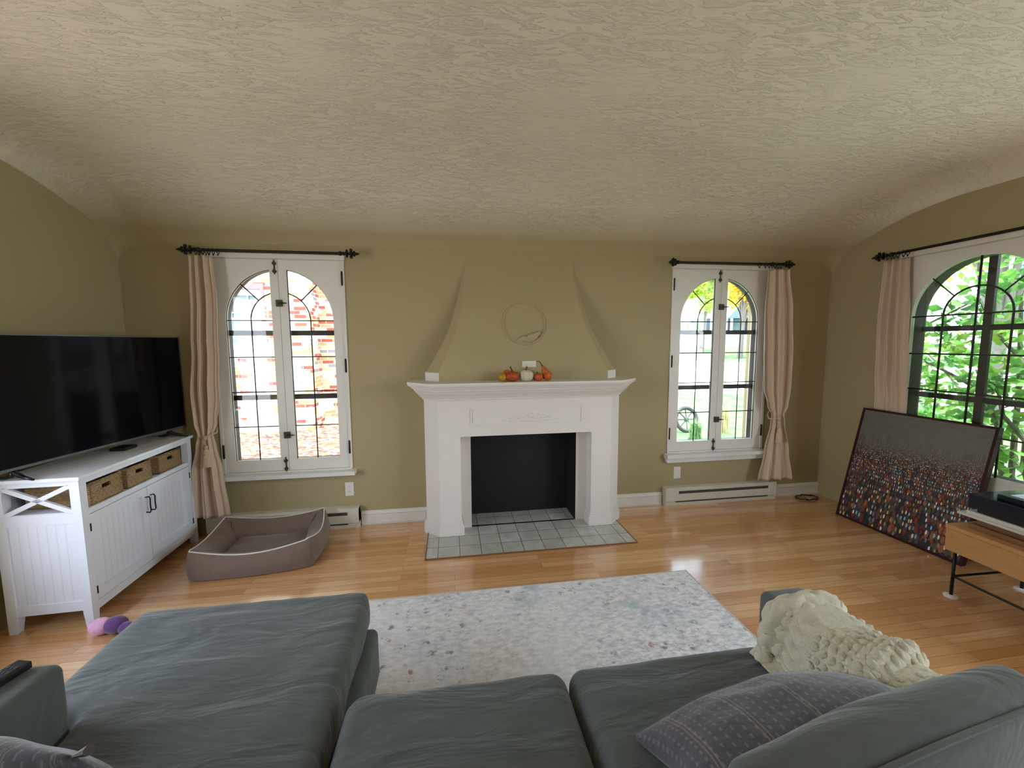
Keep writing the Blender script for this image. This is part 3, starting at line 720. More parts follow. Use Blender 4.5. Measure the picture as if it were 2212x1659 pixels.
for P_ in ([(-0.203, 0.0), (-0.203, -0.168), (-0.100, -0.265), (-0.092, -0.262), (-0.092, 0.0)], [(1.413, 0.0), (1.413, -0.168), (1.310, -0.265), (1.302, -0.262), (1.302, 0.0)]):
    lb = MB(); lb.prism(P_, 1.238, 1.305); lb.build('hood_lit_corner', M['mantel'], FP, label='corner at the foot of the hood, whitened for its side light')  # corner faces whitened: the side light is put into the paint
def hood_y(z_):
    for (a, _, _, ya), (b, _, _, yb) in zip(HT, HT[1:]):
        if a <= z_ <= b: return ya+(yb-ya)*(z_-a)/(b-a)
    return 0.0
mdl = MB(); mr = 0.176; mc = (0.612, 1.70)
mdl.tube([(mc[0]+mr*math.cos(2*PI*i/48), hood_y(mc[1]+mr*math.sin(2*PI*i/48))-0.001, mc[1]+mr*math.sin(2*PI*i/48)) for i in range(48)], 0.0085, 6, closed=True)
for i in range(17):
    t = i/16; xx = mc[0]-0.055+0.19*t; zz = mc[1]-0.142+0.055*t+0.012*math.sin(t*9)
    mdl.ball((xx, hood_y(zz)-0.004, zz-0.010), 0.026*(0.55+0.6*math.sin(PI*min(1, t+0.1))), (1.2, 0.6, 0.9), 6)
mdl.prism([(mc[0]+0.02, mc[1]-0.10), (mc[0]+0.13, mc[1]-0.068), (mc[0]+0.10, mc[1]-0.125), (mc[0]+0.03, mc[1]-0.15)], hood_y(1.6)-0.026, hood_y(1.6)+0.006, 'y')
mdl.build('medallion', M['wall'], FP, smooth=True, label='round plaster relief ring with winged figure')
fbx = MB()
for a in ((0.12, 0.152, -0.225, 0.06, 0, 0.81), (1.043, 1.08, -0.225, 0.06, 0, 0.81), (0.12, 1.08, 0.035, 0.07, 0.0, 0.83), (0.15, 1.045, -0.20, 0.06, 0.80, 0.83)): fbx.box(*a)
fbx.build('firebox', M['black'], FP)
# hearth
ht = MB(); ht.box(-0.200, 1.388, -0.687, -0.2, 0.0, 0.008); ht.box(0.153, 1.042, -0.22, 0.034, 0.0, 0.008)
ho = solid('hearth', 'pale grey square-tiled hearth slab on the oak floor before the fireplace', 'hearth', ht, M['tile'], (0, 0, 0))
hb = MB()
for a in ((-0.208, 1.396, -0.696, -0.687), (-0.208, -0.200, -0.687, -0.25), (1.388, 1.396, -0.687, -0.26)): hb.box(a[0], a[1], a[2], a[3], 0, 0.0095)
hb.build('edge_strip', M['walnut'], ho, label='thin dark wood edging')

# outlets
def outlet(name, label, cu, cz, y, horiz=False, slots=True, M4=None):
    t = thing(name, label, 'outlet', (cu, y, cz))
    w_, h_ = (0.058, 0.035) if horiz else (0.035, 0.058)
    p = MB(); p.box(cu-w_, cu+w_, y-0.006, y, cz-h_, cz+h_, 0.002); p.build('cover_plate', M['plastic'], t)
    if slots:
        for k in (-1, 1):
            q = MB(); cx_, cz_ = (cu+k*0.021, cz) if horiz else (cu, cz+k*0.021)
            q.box(cx_-0.012, cx_+0.012, y-0.0075, y-0.005, cz_-0.012, cz_+0.012, 0.001); r_ = q.build('socket', M['plastic'], t)
            for kk in (-1, 1):
                q = MB(); 
                if horiz: q.box(cx_-0.004, cx_+0.004, y-0.0082, y-0.007, cz_+kk*0.005-0.001, cz_+kk*0.005+0.001)
                else: q.box(cx_+kk*0.005-0.001, cx_+kk*0.005+0.001, y-0.0082, y-0.007, cz_-0.004, cz_+0.004)
                q.build('slot', M['darkslot'], r_)
    return t
outlet('wall_outlet', 'white wall outlet between the arched window by the television and the heater', -0.865, 0.316, 0.0)
outlet('wall_plate', 'small blank white wall plate below the right-hand window sill', 2.12, 0.298, 0.0, slots=False)['category'] = 'wall plate'
outlet('hood_outlet', 'white outlet plate on the chimney hood behind the pumpkins', 0.635, 1.355, hood_y(1.355)+0.002, True)

# baseboard heaters
def heater(name, label, x0, x1):
    t = thing(name, label, 'heater', ((x0+x1)/2, -0.035, 0), group='baseboard heaters below the windows')
    b = MB(); b.prism([(0, 0.0), (-0.066, 0.0), (-0.070, 0.03), (-0.062, 0.035), (-0.070, 0.045), (-0.070, 0.150), (-0.050, 0.166), (0, 0.170)], x0, x1, 'x'); b.build('housing', M['heater'], t)
    s_ = MB(); s_.box(x0+0.13, x1-0.09, -0.0715, -0.066, 0.113, 0.139); s_.build('outlet_slot', M['heater_slot'], t)
    s_ = MB(); s_.box(x0+0.10, x1-0.09, -0.0712, -0.060, 0.031, 0.043); s_.build('intake_slot', M['heater_slot'], t)
    for a, c in ((x0, x0+0.09), (x1-0.075, x1)):
        e = MB(); e.box(a-0.002, c, -0.073, 0, 0.045, 0.1725, 0.002); e.build('end_cap', M['heater'], t)
    return t
heater('baseboard_heater', 'cream baseboard heater behind the dog bed', -1.945, -0.785)
heater('baseboard_heater', 'cream baseboard heater under the window right of the fireplace', 1.975, 3.135)

# ------------------------------------------------------------------ curtain rods
def finial(mb, p, d):
    """leafy finial of balls and a point along unit vector d"""
    d = Vector(d); p = Vector(p); s_ = Vector((0, 0, 1)); q = d.cross(s_)
    mb.tube([p, p+d*0.010, p+d*0.014, p+d*0.03], [0.012, 0.017, 0.012, 0.009], 8)
    for k in (s_, -s_, q, -q):
        mb.ball(p+d*0.034+k*0.020, 0.011, (1, 1, 1), 5); mb.ball(p+d*0.066+k*0.026, 0.013, (1, 1, 1), 5); mb.ball(p+d*0.090+k*0.014, 0.009, (1, 1, 1), 5)
    mb.tube([p+d*0.03, p+d*0.07, p+d*0.095, p+d*0.108, p+d*0.132], [0.009, 0.014, 0.008, 0.012, 0.001], 8)
def rod(name, label, a, b, nrm, finials, brackets, ringsat):
    a, b, nrm = Vector(a), Vector(b), Vector(nrm); d = (b-a).normalized()
    t = thing(name, label, 'curtain rod', tuple(a), group='black iron curtain rods')
    r_ = MB(); r_.tube([a, b], 0.0105, 10); r_.build('rod', M['iron'], t, smooth=True)
    r_ = MB(); k = a+(b-a)*0.42; r_.tube([k, b], 0.0125, 10)
    for e, sg in finials:
        f = MB(); finial(f, a if e == 0 else b, d*sg); f.build('finial', M['iron'], t, smooth=True)
    for s_ in brackets:
        p = a+d*s_; g = MB(); g.tube([p, p-nrm*0.0, p+Vector((0, 0, -0.03)), p+Vector((0, 0, -0.085))-nrm*0.06, p+Vector((0, 0, -0.085))-nrm*0.098], [0.007]*5, 6); g.ball(p, 0.018, (1, 1, 1), 6)
        g.build('bracket', M['iron'], t, smooth=True)
    for s_ in ringsat:
        p = a+d*s_; g = MB(); q = Vector((0, 0, 1)); tilt = d*random.uniform(-0.35, 0.35)
        g.tube([p+(nrm*math.cos(2*PI*i/18)+(q+tilt).normalized()*math.sin(2*PI*i/18))*0.019+Vector((0, 0, -0.008)) for i in range(18)], 0.0026, 6, closed=True); g.ball(p+Vector((0, 0, -0.034)), 0.006, (1, 1, 1), 4)
        g.build('ring', M['iron'], t, smooth=True)
    return t
rod('curtain_rod', 'black iron curtain rod with leafy finials over the window beside the television', (-1.85, -0.1, 2.237), (-0.815, -0.1, 2.237), (0, -1, 0), ((0, -1), (1, 1)), (0.02, 1.02), (0.0, 0.025, 0.05, 0.07, 0.09, 0.12, 0.15))
rod('curtain_rod', 'black iron curtain rod over the window right of the fireplace', (2.0, -0.1, 2.237), (3.04, -0.1, 2.243), (0, -1, 0), ((1, 1), (0, -0.7)), (0.0, 0.93), (0.80, 0.86, 0.90, 0.93, 0.96, 0.99, 1.02))
rod('curtain_rod', 'black iron curtain rod on the right-hand wall above the leaning painting', (3.565, -0.585, 2.236), (3.565, -1.80, 2.236), (-1, 0, 0), ((0, -1),), (0.03, 1.15), (0.0, 0.03, 0.05, 0.08, 0.12, 0.15))

# ------------------------------------------------------------------ curtains
def interp(tab, z):
    for A, B in zip(tab, tab[1:]):
        if B[0] <= z <= A[0]:
            t = (A[0]-z)/(A[0]-B[0]); t = t*t*(3-2*t); return [A[i]+(B[i]-A[i])*t for i in range(1, len(A))]
    return list(tab[-1][1:]) if z < tab[-1][0] else list(tab[0][1:])
def curtain(name, label, tab, mp, folds, seed, nz=90, nu=90):
    """tab rows: z, u_left, u_right, depth centre, fold amplitude"""
    c = MB(); z0, z1 = tab[0][0], tab[-1][0]
    def fn(u, v):
        z = z0+(z1-z0)*v; a, b, dc, am = interp(tab, z)
        ph = seed*1.7+0.5*math.sin(3*v+seed)
        uu = u+0.035*math.sin(2*PI*u*folds+ph+1.3)
        dep = dc + am*(0.75*math.sin(2*PI*u*folds+ph) + 0.35*math.sin(2*PI*u*(folds*2.3)+2*ph) + 0.15*noise.noise((u*6, v*4, seed)))
        return mp(a+(b-a)*uu, z, dep)
    c.grid(nu, nz, fn)
    base = mp((tab[-1][1]+tab[-1][2])/2, tab[-1][0], tab[-1][3])
    o = solid(name, label, 'curtain', c, M['curtain'], base, smooth='all', group='beige curtains at the arched windows')
    md = o.modifiers.new('thick', 'SOLIDIFY'); md.thickness = 0.003
    return o
mpB = lambda u, z, d: (u, -d, z)
curtain('curtain', 'long beige curtain tied back between the television and the arched window',
        [(2.195, -1.895, -1.745, 0.10, 0.028), (1.9, -1.905, -1.735, 0.10, 0.032), (1.5, -1.925, -1.755, 0.10, 0.036), (1.15, -1.955, -1.775, 0.10, 0.040), (0.93, -1.945, -1.800, 0.105, 0.030), (0.845, -1.925, -1.828, 0.11, 0.018), (0.76, -1.945, -1.815, 0.11, 0.022), (0.55, -1.985, -1.785, 0.11, 0.030), (0.185, -2.01, -1.755, 0.115, 0.026)], mpB, 2.7, 1.0)
curtain('curtain', 'long beige curtain tied back with a tassel beside the right corner of the room',
        [(2.195, 2.905, 3.095, 0.10, 0.028), (1.8, 2.895, 3.15, 0.10, 0.036), (1.45, 2.905, 3.17, 0.10, 0.04), (1.1, 2.925, 3.165, 0.10, 0.04), (0.93, 2.965, 3.15, 0.105, 0.03), (0.845, 3.005, 3.12, 0.11, 0.018), (0.76, 3.0, 3.13, 0.11, 0.022), (0.5, 2.95, 3.18, 0.11, 0.03), (0.215, 2.90, 3.235, 0.115, 0.028)], mpB, 2.8, 2.2)
curtain('curtain', 'beige curtain hanging on the right-hand wall behind the leaning painting',
        [(2.195, -0.525, -0.72, 0.055, 0.026), (1.7, -0.505, -0.745, 0.058, 0.030), (1.25, -0.505, -0.76, 0.048, 0.026), (1.05, -0.51, -0.765, 0.026, 0.013), (0.75, -0.52, -0.765, 0.024, 0.012), (0.2, -0.53, -0.77, 0.03, 0.016)], lambda u, z, d: (XR-d, u, z), 3.2, 3.1)
def tieback(label, cx, y, z, sgn):
    t = thing('curtain_tieback', label, 'tieback', (cx, y, z-0.25), group='tasselled curtain tiebacks')
    c = MB(); c.tube([(cx+0.062*math.cos(2*PI*i/24)+0.004, y+0.035+0.046*math.sin(2*PI*i/24), z+0.018*math.sin(2*PI*i/24+1.2)+0.05*max(0, math.sin(2*PI*i/24))) for i in range(24)], 0.0055, 8, closed=True)
    c.tube([(cx+0.01, y-0.01, z), (cx+0.016, y-0.018, z-0.025), (cx+0.006, y-0.018, z-0.045), (cx+0.012, y-0.018, z-0.075)], 0.004, 6)
    c.ball((cx+0.008, y-0.016, z-0.016), 0.013, (1, 1, 1), 6); c.build('cord', M['tassel'], t, smooth=True)
    g = MB(); g.lathe([(0, 0), (0.012, -0.001), (0.014, -0.018), (0.010, -0.026), (0.021, -0.038), (0.025, -0.058), (0.022, -0.066), (0.029, -0.072), (0.032, -0.12), (0.035, -0.165), (0.0, -0.168)], (cx+0.012, y-0.022, z-0.072), 20, ribs=20, ribd=0.08)
    g.build('tassel', M['tassel'], t, smooth=True, label='tan bell-shaped tassel')
tieback('tan cord tieback with bell tassel on the curtain beside the television', -1.872, -0.125, 0.842, 1)
tieback('tan cord tieback with bell tassel on the curtain near the right corner', 3.05, -0.125, 0.825, 1)

# ------------------------------------------------------------------ TV stand
CA = math.radians(1.6)
TS = thing('tv_stand', 'white farmhouse television stand with two beadboard doors and an X side panel', 'tv stand', (-2.17, -0.605, 0), rot=(0, 0, CA))
hx, hy, TZ = 0.195, 0.497, 0.845
for sx_, sy_ in ((1, -1), (1, 1), (-1, -1), (-1, 1)):
    g = MB(); x0_ = sx_*hx; y0_ = sy_*hy; a = (x0_-0.045*sx_, x0_); b = (y0_-0.045*sy_, y0_)
    g.box(min(a), max(a), min(b), max(b), 0.085, TZ-0.022)
    # tapered foot
    lo_ = [(x0_-0.036*sx_, y0_-0.036*sy_), (x0_, y0_-0.036*sy_), (x0_, y0_), (x0_-0.036*sx_, y0_)]; hi_ = [(a[0], b[0]), (a[1], b[0]), (a[1], b[1]), (a[0], b[1])]
    A = [g.bm.verts.new((p[0], p[1], 0)) for p in lo_]; B = [g.bm.verts.new((p[0], p[1], 0.085)) for p in hi_]
    g.face(A); [g.face((A[i], A[(i+1) % 4], B[(i+1) % 4], B[i])) for i in range(4)]
    g.build('leg', M['cab'], TS)
g = MB(); g.box(-hx-0.012, hx+0.014, -hy-0.014, hy+0.014, TZ-0.020, TZ, 0.004); g.build('top', M['cab'], TS)
g = MB()
g.box(-hx, -hx+0.012, -hy+0.04, hy-0.04, 0.085, TZ-0.02); g.box(-hx+0.01, hx-0.004, -hy+0.01, hy-0.01, 0.638, 0.650)
g.box(-hx+0.01, hx-0.01, -hy+0.01, hy-0.01, 0.118, 0.132)
g.box(hx-0.022, hx-0.002, -hy+0.045, hy-0.045, 0.797, TZ-0.02); g.box(hx-0.030, hx-0.002, -hy+0.045, hy-0.045, 0.620, 0.648)
g.box(hx-0.022, hx-0.002, -hy+0.045, hy-0.045, 0.075, 0.122)
for sy_ in (-1, 1):
    ya, yb = sorted((sy_*(hy-0.004), sy_*(hy-0.022)))
    g.box(-hx+0.045, hx-0.045, ya, yb, 0.797, TZ-0.02); g.box(-hx+0.045, hx-0.045, ya, yb, 0.590, 0.648); g.box(-hx+0.045, hx-0.045, ya, yb, 0.095, 0.150)
g.build('carcass', M['cab'], TS)
for sy_ in (-1, 1):
    ya, yb = sorted((sy_*(hy-0.010), sy_*(hy-0.020)))
    g = MB(); g.box(-hx+0.045, hx-0.045, ya, yb, 0.150, 0.590); g.build('side_panel', M['bead_x'], TS, label='white beadboard side panel')
    g = MB(); ys = sy_*(hy-0.012); xa, xb, za, zb = -hx+0.045, hx-0.045, 0.648, 0.797
    for (p, q) in (((xa, za), (xb, zb)), ((xa, zb), (xb, za))):
        d = Vector((q[0]-p[0], 0, q[1]-p[1])); n_ = Vector((-d.z, 0, d.x)).normalized()*0.0135
        P = [(p[0]-n_.x, p[1]-n_.z), (q[0]-n_.x, q[1]-n_.z), (q[0]+n_.x, q[1]+n_.z), (p[0]+n_.x, p[1]+n_.z)]
        g.prism([(a_, max(za-0.008, min(zb+0.008, c_))) for a_, c_ in P], ys-0.008, ys+0.008, 'y')
    g.build('x_brace', M['cab'], TS)
dm = -0.005
for y0_, y1_, hs in ((-hy+0.0485, dm-0.002, 1), (dm+0.002, hy-0.0485, -1)):
    d = MB(); mpd = lambda u, v, w_: (hx-0.002-w_, u, v)
    ins = 0.046
    d.plate([(y0_, 0.126), (y1_, 0.126), (y1_, 0.616), (y0_, 0.616)], [[(y0_+ins, 0.124+0.060), (y1_-ins, 0.124+0.060), (y1_-ins, 0.617-ins), (y0_+ins, 0.617-ins)]], 0.0, 0.018, mpd)
    dd = d.build('door', M['cab'], TS)
    p = MB(); p.box(hx-0.028, hx-0.020, y0_+ins-0.005, y1_-ins+0.005, 0.18, 0.575); p.build('door_panel', M['bead_y'], dd, label='recessed beadboard panel')
    yy = dm-0.022*hs*1.0 if hs == 1 else dm+0.024
    h = MB(); h.tube([(hx-0.004, yy, 0.552), (hx+0.020, yy, 0.556), (hx+0.026, yy, 0.545), (hx+0.024, yy, 0.50), (hx+0.026, yy, 0.462), (hx+0.020, yy, 0.450), (hx-0.004, yy, 0.454)], 0.0042, 8)
    h.build('door_handle', M['iron'], dd, smooth=True, label='black iron bow handle')
    for hz_ in (0.185, 0.545):
        h = MB(); ye = y0_-0.003 if hs == 1 else y1_+0.003; h.box(hx-0.003, hx+0.001, ye-0.005, ye+0.005, hz_-0.022, hz_+0.022, 0.001); h.build('hinge', M['iron'], dd)
# baskets
def basket(label, yc, w_):
    t = thing('wicker_basket', label, 'basket', (-2.17, -0.605, 0.651), rot=(0, 0, CA), group='wicker baskets in the television stand')
    z0, z1 = 0.0, 0.118; xa, xb = -0.12, 0.178; a, b = yc-w_/2, yc+w_/2; th = 0.010
    g = MB()
    mpf_ = lambda u, v, w__: (xb-w__, u, v)
    g.plate([(a+0.006, z0), (b-0.006, z0), (b, z1), (a, z1)], [[(yc-0.032, 0.072), (yc+0.032, 0.072), (yc+0.032, 0.095), (yc-0.032, 0.095)]], 0, th, mpf_)
    g.plate([(a+0.006, z0), (b-0.006, z0), (b, z1), (a, z1)], [], xb-xa-th, xb-xa, mpf_)
    g.box(xa, xb, a, a+th, z0, z1); g.box(xa, xb, b-th, b, z0, z1); g.box(xa, xb, a, b, z0, z0+0.006)
    g.build('weave', M['basket'], t)
    r_ = MB(); r_.tube([(xb-0.004, a+0.004, z1), (xb-0.004, b-0.004, z1), (xa+0.004, b-0.004, z1), (xa+0.004, a+0.004, z1)], 0.0075, 6, closed=True); r_.build('rim', M['basket'], t, smooth=True)
    i_ = MB(); i_.box(xa+th+0.001, xb-th-0.001, a+th+0.001, b-th-0.001, 0.008, 0.010); i_.build('lining', M['darkslot'], t)
basket('woven seagrass basket in the stand, nearest the camera', -0.295, 0.235)
basket('woven seagrass basket in the middle of the stand', -0.03, 0.215)
basket('woven seagrass basket in the stand nearest the window', 0.275, 0.24)

# television
TA = math.radians(-8.5)
tl = Vector((-2.065, -0.012, 0)); dv = Vector((math.sin(TA), -math.cos(TA), 0))   # from the right edge toward the camera side
TVW = 1.235; ctr = tl + dv*(TVW/2)
TV = thing('television', 'large black flat-screen television with thin silver rim on the white stand', 'television', (ctr.x, ctr.y, 0.845), rot=(0, 0, TA*1.0))
hw = TVW/2
g = MB(); g.box(-0.030, -0.004, -hw, hw, 0.055, 0.750, 0.003); g.box(-0.060, -0.03, -hw+0.12, hw-0.12, 0.08, 0.50, 0.01); g.build('back_housing', M['tv_body'], TV)
g = MB(); g.plate([(-hw, 0.052), (hw, 0.052), (hw, 0.752), (-hw, 0.752)], [[(-hw+0.006, 0.066), (hw-0.006, 0.066), (hw-0.006, 0.744), (-hw+0.006, 0.744)]], -0.003, 0.005, lambda u, v, w_: (-w_, u, v)); g.build('rim', M['tv_rim'], TV, label='thin silver rim')
g = MB(); g.box(-0.005, 0.000, -hw+0.005, hw-0.005, 0.065, 0.745); g.build('screen', M['screen'], TV, label='glossy black screen')
for sy_ in (-1, 1):
    g = MB(); yc = sy_*(hw-0.135)
    g.tube([(-0.015, yc, 0.06), (-0.01, yc, 0.03), (0.05, yc+sy_*0.012, 0.014), (0.105, yc+sy_*0.02, 0.006)], [0.016, 0.014, 0.010, 0.006], 8)
    g.tube([(-0.015, yc, 0.05), (-0.03, yc, 0.02), (-0.07, yc, 0.008), (-0.10, yc, 0.006)], [0.014, 0.012, 0.008, 0.006], 8); g.build('foot', M['tv_body'], TV, smooth=True)
g = MB(); g.box(-2.21, -2.12, -0.55, -0.44, 0.846, 0.866, 0.004)
solid('media_box', 'small black media box under the middle of the television', 'media box', g, M['tv_body'], (-2.165, -0.495, 0.846))

# ------------------------------------------------------------------ dog bed
BD = thing('dog_bed', 'brown fabric bolster dog bed with white piping on the floor below the window', 'dog bed', (-1.36, -0.42, 0))
cor = [Vector((-1.70, -0.715)), Vector((-0.985, -0.650)), Vector((-1.035, -0.125)), Vector((-1.745, -0.185))]
cen = sum(cor, Vector((0, 0)))/4
def perim(t):
    t = (t % 1.0)*4; i = int(t) % 4; f = t-int(t); a, b = cor[i], cor[(i+1) % 4]; p = a.lerp(b, f)
    e = b-a; n_ = Vector((e.y, -e.x)).normalized(); s_ = math.sin(PI*f)
    return p, n_, s_, f, i
def ringpt(t, off, z):
    p, n_, s_, f, i = perim(t)
    # average normals near corners
    d = (p-cen).normalized(); k = max(0, 1-min(f, 1-f)/0.10); n2 = (n_*(1-k)+d*k).normalized()
    p = p+n2*(off+0.028*s_); return (p.x, p.y, z)
bs_ = MB(); NS = 96
prof = [(-0.02, 0.0), (0.014, 0.010), (0.034, 0.05), (0.040, 0.10), (0.032, 0.150), (0.010, 0.186), (-0.003, 0.196), (-0.014, 0.193), (-0.048, 0.184), (-0.088, 0.158), (-0.116, 0.118), (-0.124, 0.08), (-0.112, 0.05)]
def bfn(u, v):
    q = v*(len(prof)-1); i = min(len(prof)-2, int(q)); f = q-i; o = prof[i][0]+(prof[i+1][0]-prof[i][0])*f; z = prof[i][1]+(prof[i+1][1]-prof[i][1])*f
    _, _, s_, ff, side = perim(u); kz = 1.08-0.26*s_ if side != 0 else 1.04-0.24*s_
    o2 = o*(0.45+0.55*min(1, s_*2.2)) if o > 0 else o
    zz = z*(kz if z > 0.05 else 1)+0.003*noise.noise((u*40, v*6, 1))
    return ringpt(u, o2, max(0.0, zz))
bs_.grid(NS, 40, bfn, closed_u=True); bs_.build('bolster', M['bedfab'], BD, smooth='all')
pp = MB(); pts = []
for k in range(NS):
    u = k/NS; _, _, s_, ff, side = perim(u); kz = 1.08-0.26*s_ if side != 0 else 1.04-0.24*s_; q = ringpt(u, -0.003, 0.197*kz); pts.append(q)
pp.tube(pts, 0.0042, 6, closed=True); pp.build('piping', M['pipe'], BD, smooth=True, label='thin white piping')
cu_ = MB()
def cufn(u, v):
    p, n_, s_, f, i = perim(u); e = (Vector((p.x, p.y))-cen)*(0.82*v); q = cen+e
    return (q.x, q.y, 0.05+0.04*(1-v**4)+0.006*noise.noise((q.x*9, q.y*9, 0)))
cu_.grid(64, 16, cufn, closed_u=True); cu_.build('cushion', M['bedfab'], BD, smooth='all')
bt = MB(); bt.box(-1.64, -1.06, -0.64, -0.20, 0.0, 0.05); bt.build('base', M['bedfab'], BD)

# ------------------------------------------------------------------ gourds on the mantel
MZ = 1.238
def gthing(name, label, cat, x_, y_): return thing(name, label, cat, (x_, y_, MZ), group='pumpkins and gourds on the mantel')
def pumpkin_prof(r, h): return [(0.0, 0.004), (r*0.45, 0.0), (r*0.85, h*0.18), (r, h*0.48), (r*0.88, h*0.80), (r*0.45, h*0.99), (r*0.15, h*0.93), (0.0, h*0.90)]
def spl(prof, n=4):
    out = []
    for i in range(len(prof)-1):
        p0 = prof[max(0, i-1)]; p1 = prof[i]; p2 = prof[i+1]; p3 = prof[min(len(prof)-1, i+2)]
        for k in range(n):
            t = k/n; out.append(tuple(max(0 if j == 0 else -1, 0.5*((2*p1[j])+(-p0[j]+p2[j])*t+(2*p0[j]-5*p1[j]+4*p2[j]-p3[j])*t*t+(-p0[j]+3*p1[j]-3*p2[j]+p3[j])*t**3)) for j in (0, 1)))
    out.append(prof[-1]); out[0] = (0.0, prof[0][1]); return out
def pumpkin(label, x_, y_, r, h, mat, stem):
    t = gthing('pumpkin', label, 'pumpkin', x_, y_)
    g = MB(); g.lathe(spl(pumpkin_prof(r, h)), (x_, y_, MZ), 60, ribs=11, ribd=0.13); g.build('flesh', mat, t, smooth='all')
    s_ = MB(); s_.tube([(x_+dx, y_, MZ+h*0.9+dz) for dx, dz in stem], [0.0085, 0.006, 0.005, 0.006][:len(stem)], 7); s_.build('stem', M['stem'], t, smooth=True)
pumpkin('orange pumpkin with tall dark stem on the mantel, left of the white one', 0.475, -0.375, 0.054, 0.078, M['pot2'], [(0, 0), (-0.003, 0.018), (-0.010, 0.034), (-0.015, 0.046)])
pumpkin('cream white ribbed pumpkin in the middle of the mantel row', 0.588, -0.375, 0.054, 0.088, M['potw'], [(-0.004, 0), (-0.003, 0.014), (0.003, 0.028), (0.004, 0.036)])
pumpkin('small flat orange pumpkin between white pumpkin and necked gourd', 0.683, -0.370, 0.041, 0.058, M['pot'], [(-0.004, 0), (-0.006, 0.008), (-0.010, 0.018)])
t = gthing('gourd', 'yellow round gourd with orange top at the left end of the mantel row', 'gourd', 0.405, -0.37)
g = MB(); g.ball((0.402, -0.372, MZ+0.034), 0.036, (1, 1, 0.96), 10); g.build('body', M['poty'], t, smooth='all')
g = MB(); g.ball((0.436, -0.352, MZ+0.066), 0.026, (1.05, 1, 0.95), 9); g.tube([(0.408, -0.368, MZ+0.045), (0.434, -0.354, MZ+0.063)], [0.026, 0.022], 10); g.build('neck', M['pot'], t, smooth='all', label='orange-yellow bulb end')
t = gthing('gourd', 'orange warty gourd with a long curling neck at the right end of the mantel row', 'gourd', 0.757, -0.372)
g = MB(); bx = (0.757, -0.372, MZ+0.040)
g.ball(bx, 0.037, (0.95, 1, 1.08), 12); g.tube([(0.750, -0.372, MZ+0.05), (0.735, -0.372, MZ+0.082), (0.722, -0.372, MZ+0.108), (0.716, -0.372, MZ+0.118)], [0.034, 0.024, 0.014, 0.008], 12)
rr_ = random.Random(5)
for i in range(40):
    a, b = rr_.uniform(0, 2*PI), rr_.uniform(-1.1, 1.1); g.ball((bx[0]+0.0345*math.cos(a)*math.cos(b), bx[1]+0.0345*math.sin(a)*math.cos(b), bx[2]+0.039*math.sin(b)), 0.0055, (1, 1, 1), 4)
g.build('body', M['pot'], t, smooth='all')
g = MB(); g.tube([(0.717, -0.372, MZ+0.115), (0.708, -0.372, MZ+0.132), (0.697, -0.372, MZ+0.148), (0.683, -0.372, MZ+0.156), (0.670, -0.372, MZ+0.152)], [0.008, 0.0045, 0.0035, 0.003, 0.0035], 7); g.build('stem', M['stem'], t, smooth=True)

# ------------------------------------------------------------------ painting leaning on the right wall
PA = thing('framed_painting', 'large dark framed painting of a dense crowd of coloured dabs leaning on the wall', 'painting', (3.398, -0.915, 0), rot=(0, math.radians(12.6), math.radians(2.4)))
pw, ph = 0.442, 0.978
g = MB(); g.plate([(-pw, 0), (pw, 0), (pw, ph), (-pw, ph)], [[(-pw+0.017, 0.019), (pw-0.017, 0.019), (pw-0.017, ph-0.017), (-pw+0.017, ph-0.017)]], 0.0, 0.042, lambda u, v, w_: (w_, u, v)); g.build('frame', M['redwood'], PA, label='dark reddish-brown frame')
g = MB(); g.box(0.006, 0.030, -pw+0.016, pw-0.016, 0.018, ph-0.016); g.build('canvas', M['crowd'], PA, label='canvas of small coloured dabs under a grey upper part')
# coiled cord in the corner
g = MB(); g.tube([(3.44+0.105*math.cos(a*0.5)*(1-0.04*math.sin(a)), -0.112+0.060*math.sin(a*0.5), 0.006+0.0016*(i % 7)) for i, a in enumerate([k*0.25 for k in range(110)])], 0.0052, 6)
solid('power_cord', 'dark coiled cord on the floor in the right corner', 'cord', g, M['cord'], (3.44, -0.112, 0), smooth=True)

# ------------------------------------------------------------------ wooden console at right with a stack on top
KX, KY = 2.895, -1.600
CO = thing('console_table', 'low light-wood console on thin black metal legs with white floor pads', 'console table', (KX, KY, 0), rot=(0, 0, math.radians(-2)))
g = MB(); g.box(0, 0.62, -1.30, 0, 0.300, 0.430, 0.002); g.box(-0.004, 0.624, -1.304, 0.004, 0.432, 0.455, 0.002); g.build('drawer_box', M['console'], CO)
for lx, ly in ((0.062, -0.0), (0.565, 0.0), (0.062, -1.24), (0.565, -1.24)):
    ly -= 0.012
    g = MB(); g.tube([(lx, ly, 0.012), (lx, ly, 0.30)], 0.0085, 8); l_ = g.build('leg', M['iron'], CO, smooth=True)
    g = MB(); g.lathe([(0, 0.0), (0.033, 0.0), (0.033, 0.007), (0.012, 0.012), (0, 0.012)], (lx, ly, 0), 20); g.build('foot_pad', M['felt'], l_, label='white round floor pad')
g = MB()
for a, b in (((0.062, -0.012), (0.062, -1.252)), ((0.565, -0.012), (0.565, -1.252)), ((0.062, -0.012), (0.565, -0.012)), ((0.062, -1.252), (0.565, -1.252))):
    g.tube([(a[0], a[1], 0.128), (b[0], b[1], 0.128)], 0.007, 8)
g.build('stretcher', M['iron'], CO, smooth=True)
def conbox(name, label, cat, x0, x1, y0, y1, z0, z1, mat, bev=0.003):
    t = thing(name, label, cat, (KX, KY, z0), rot=(0, 0, math.radians(-2))); return t
t = conbox('wooden_riser', 'stepped dark wood riser lying on the console', 'riser', 0, 0, 0, 0, 0.4555, 0, None)
g = MB(); g.box(0.062, 0.44, -1.15, -0.060, 0.0, 0.028, 0.002); g.build('lower_board', M['walnut'], t)
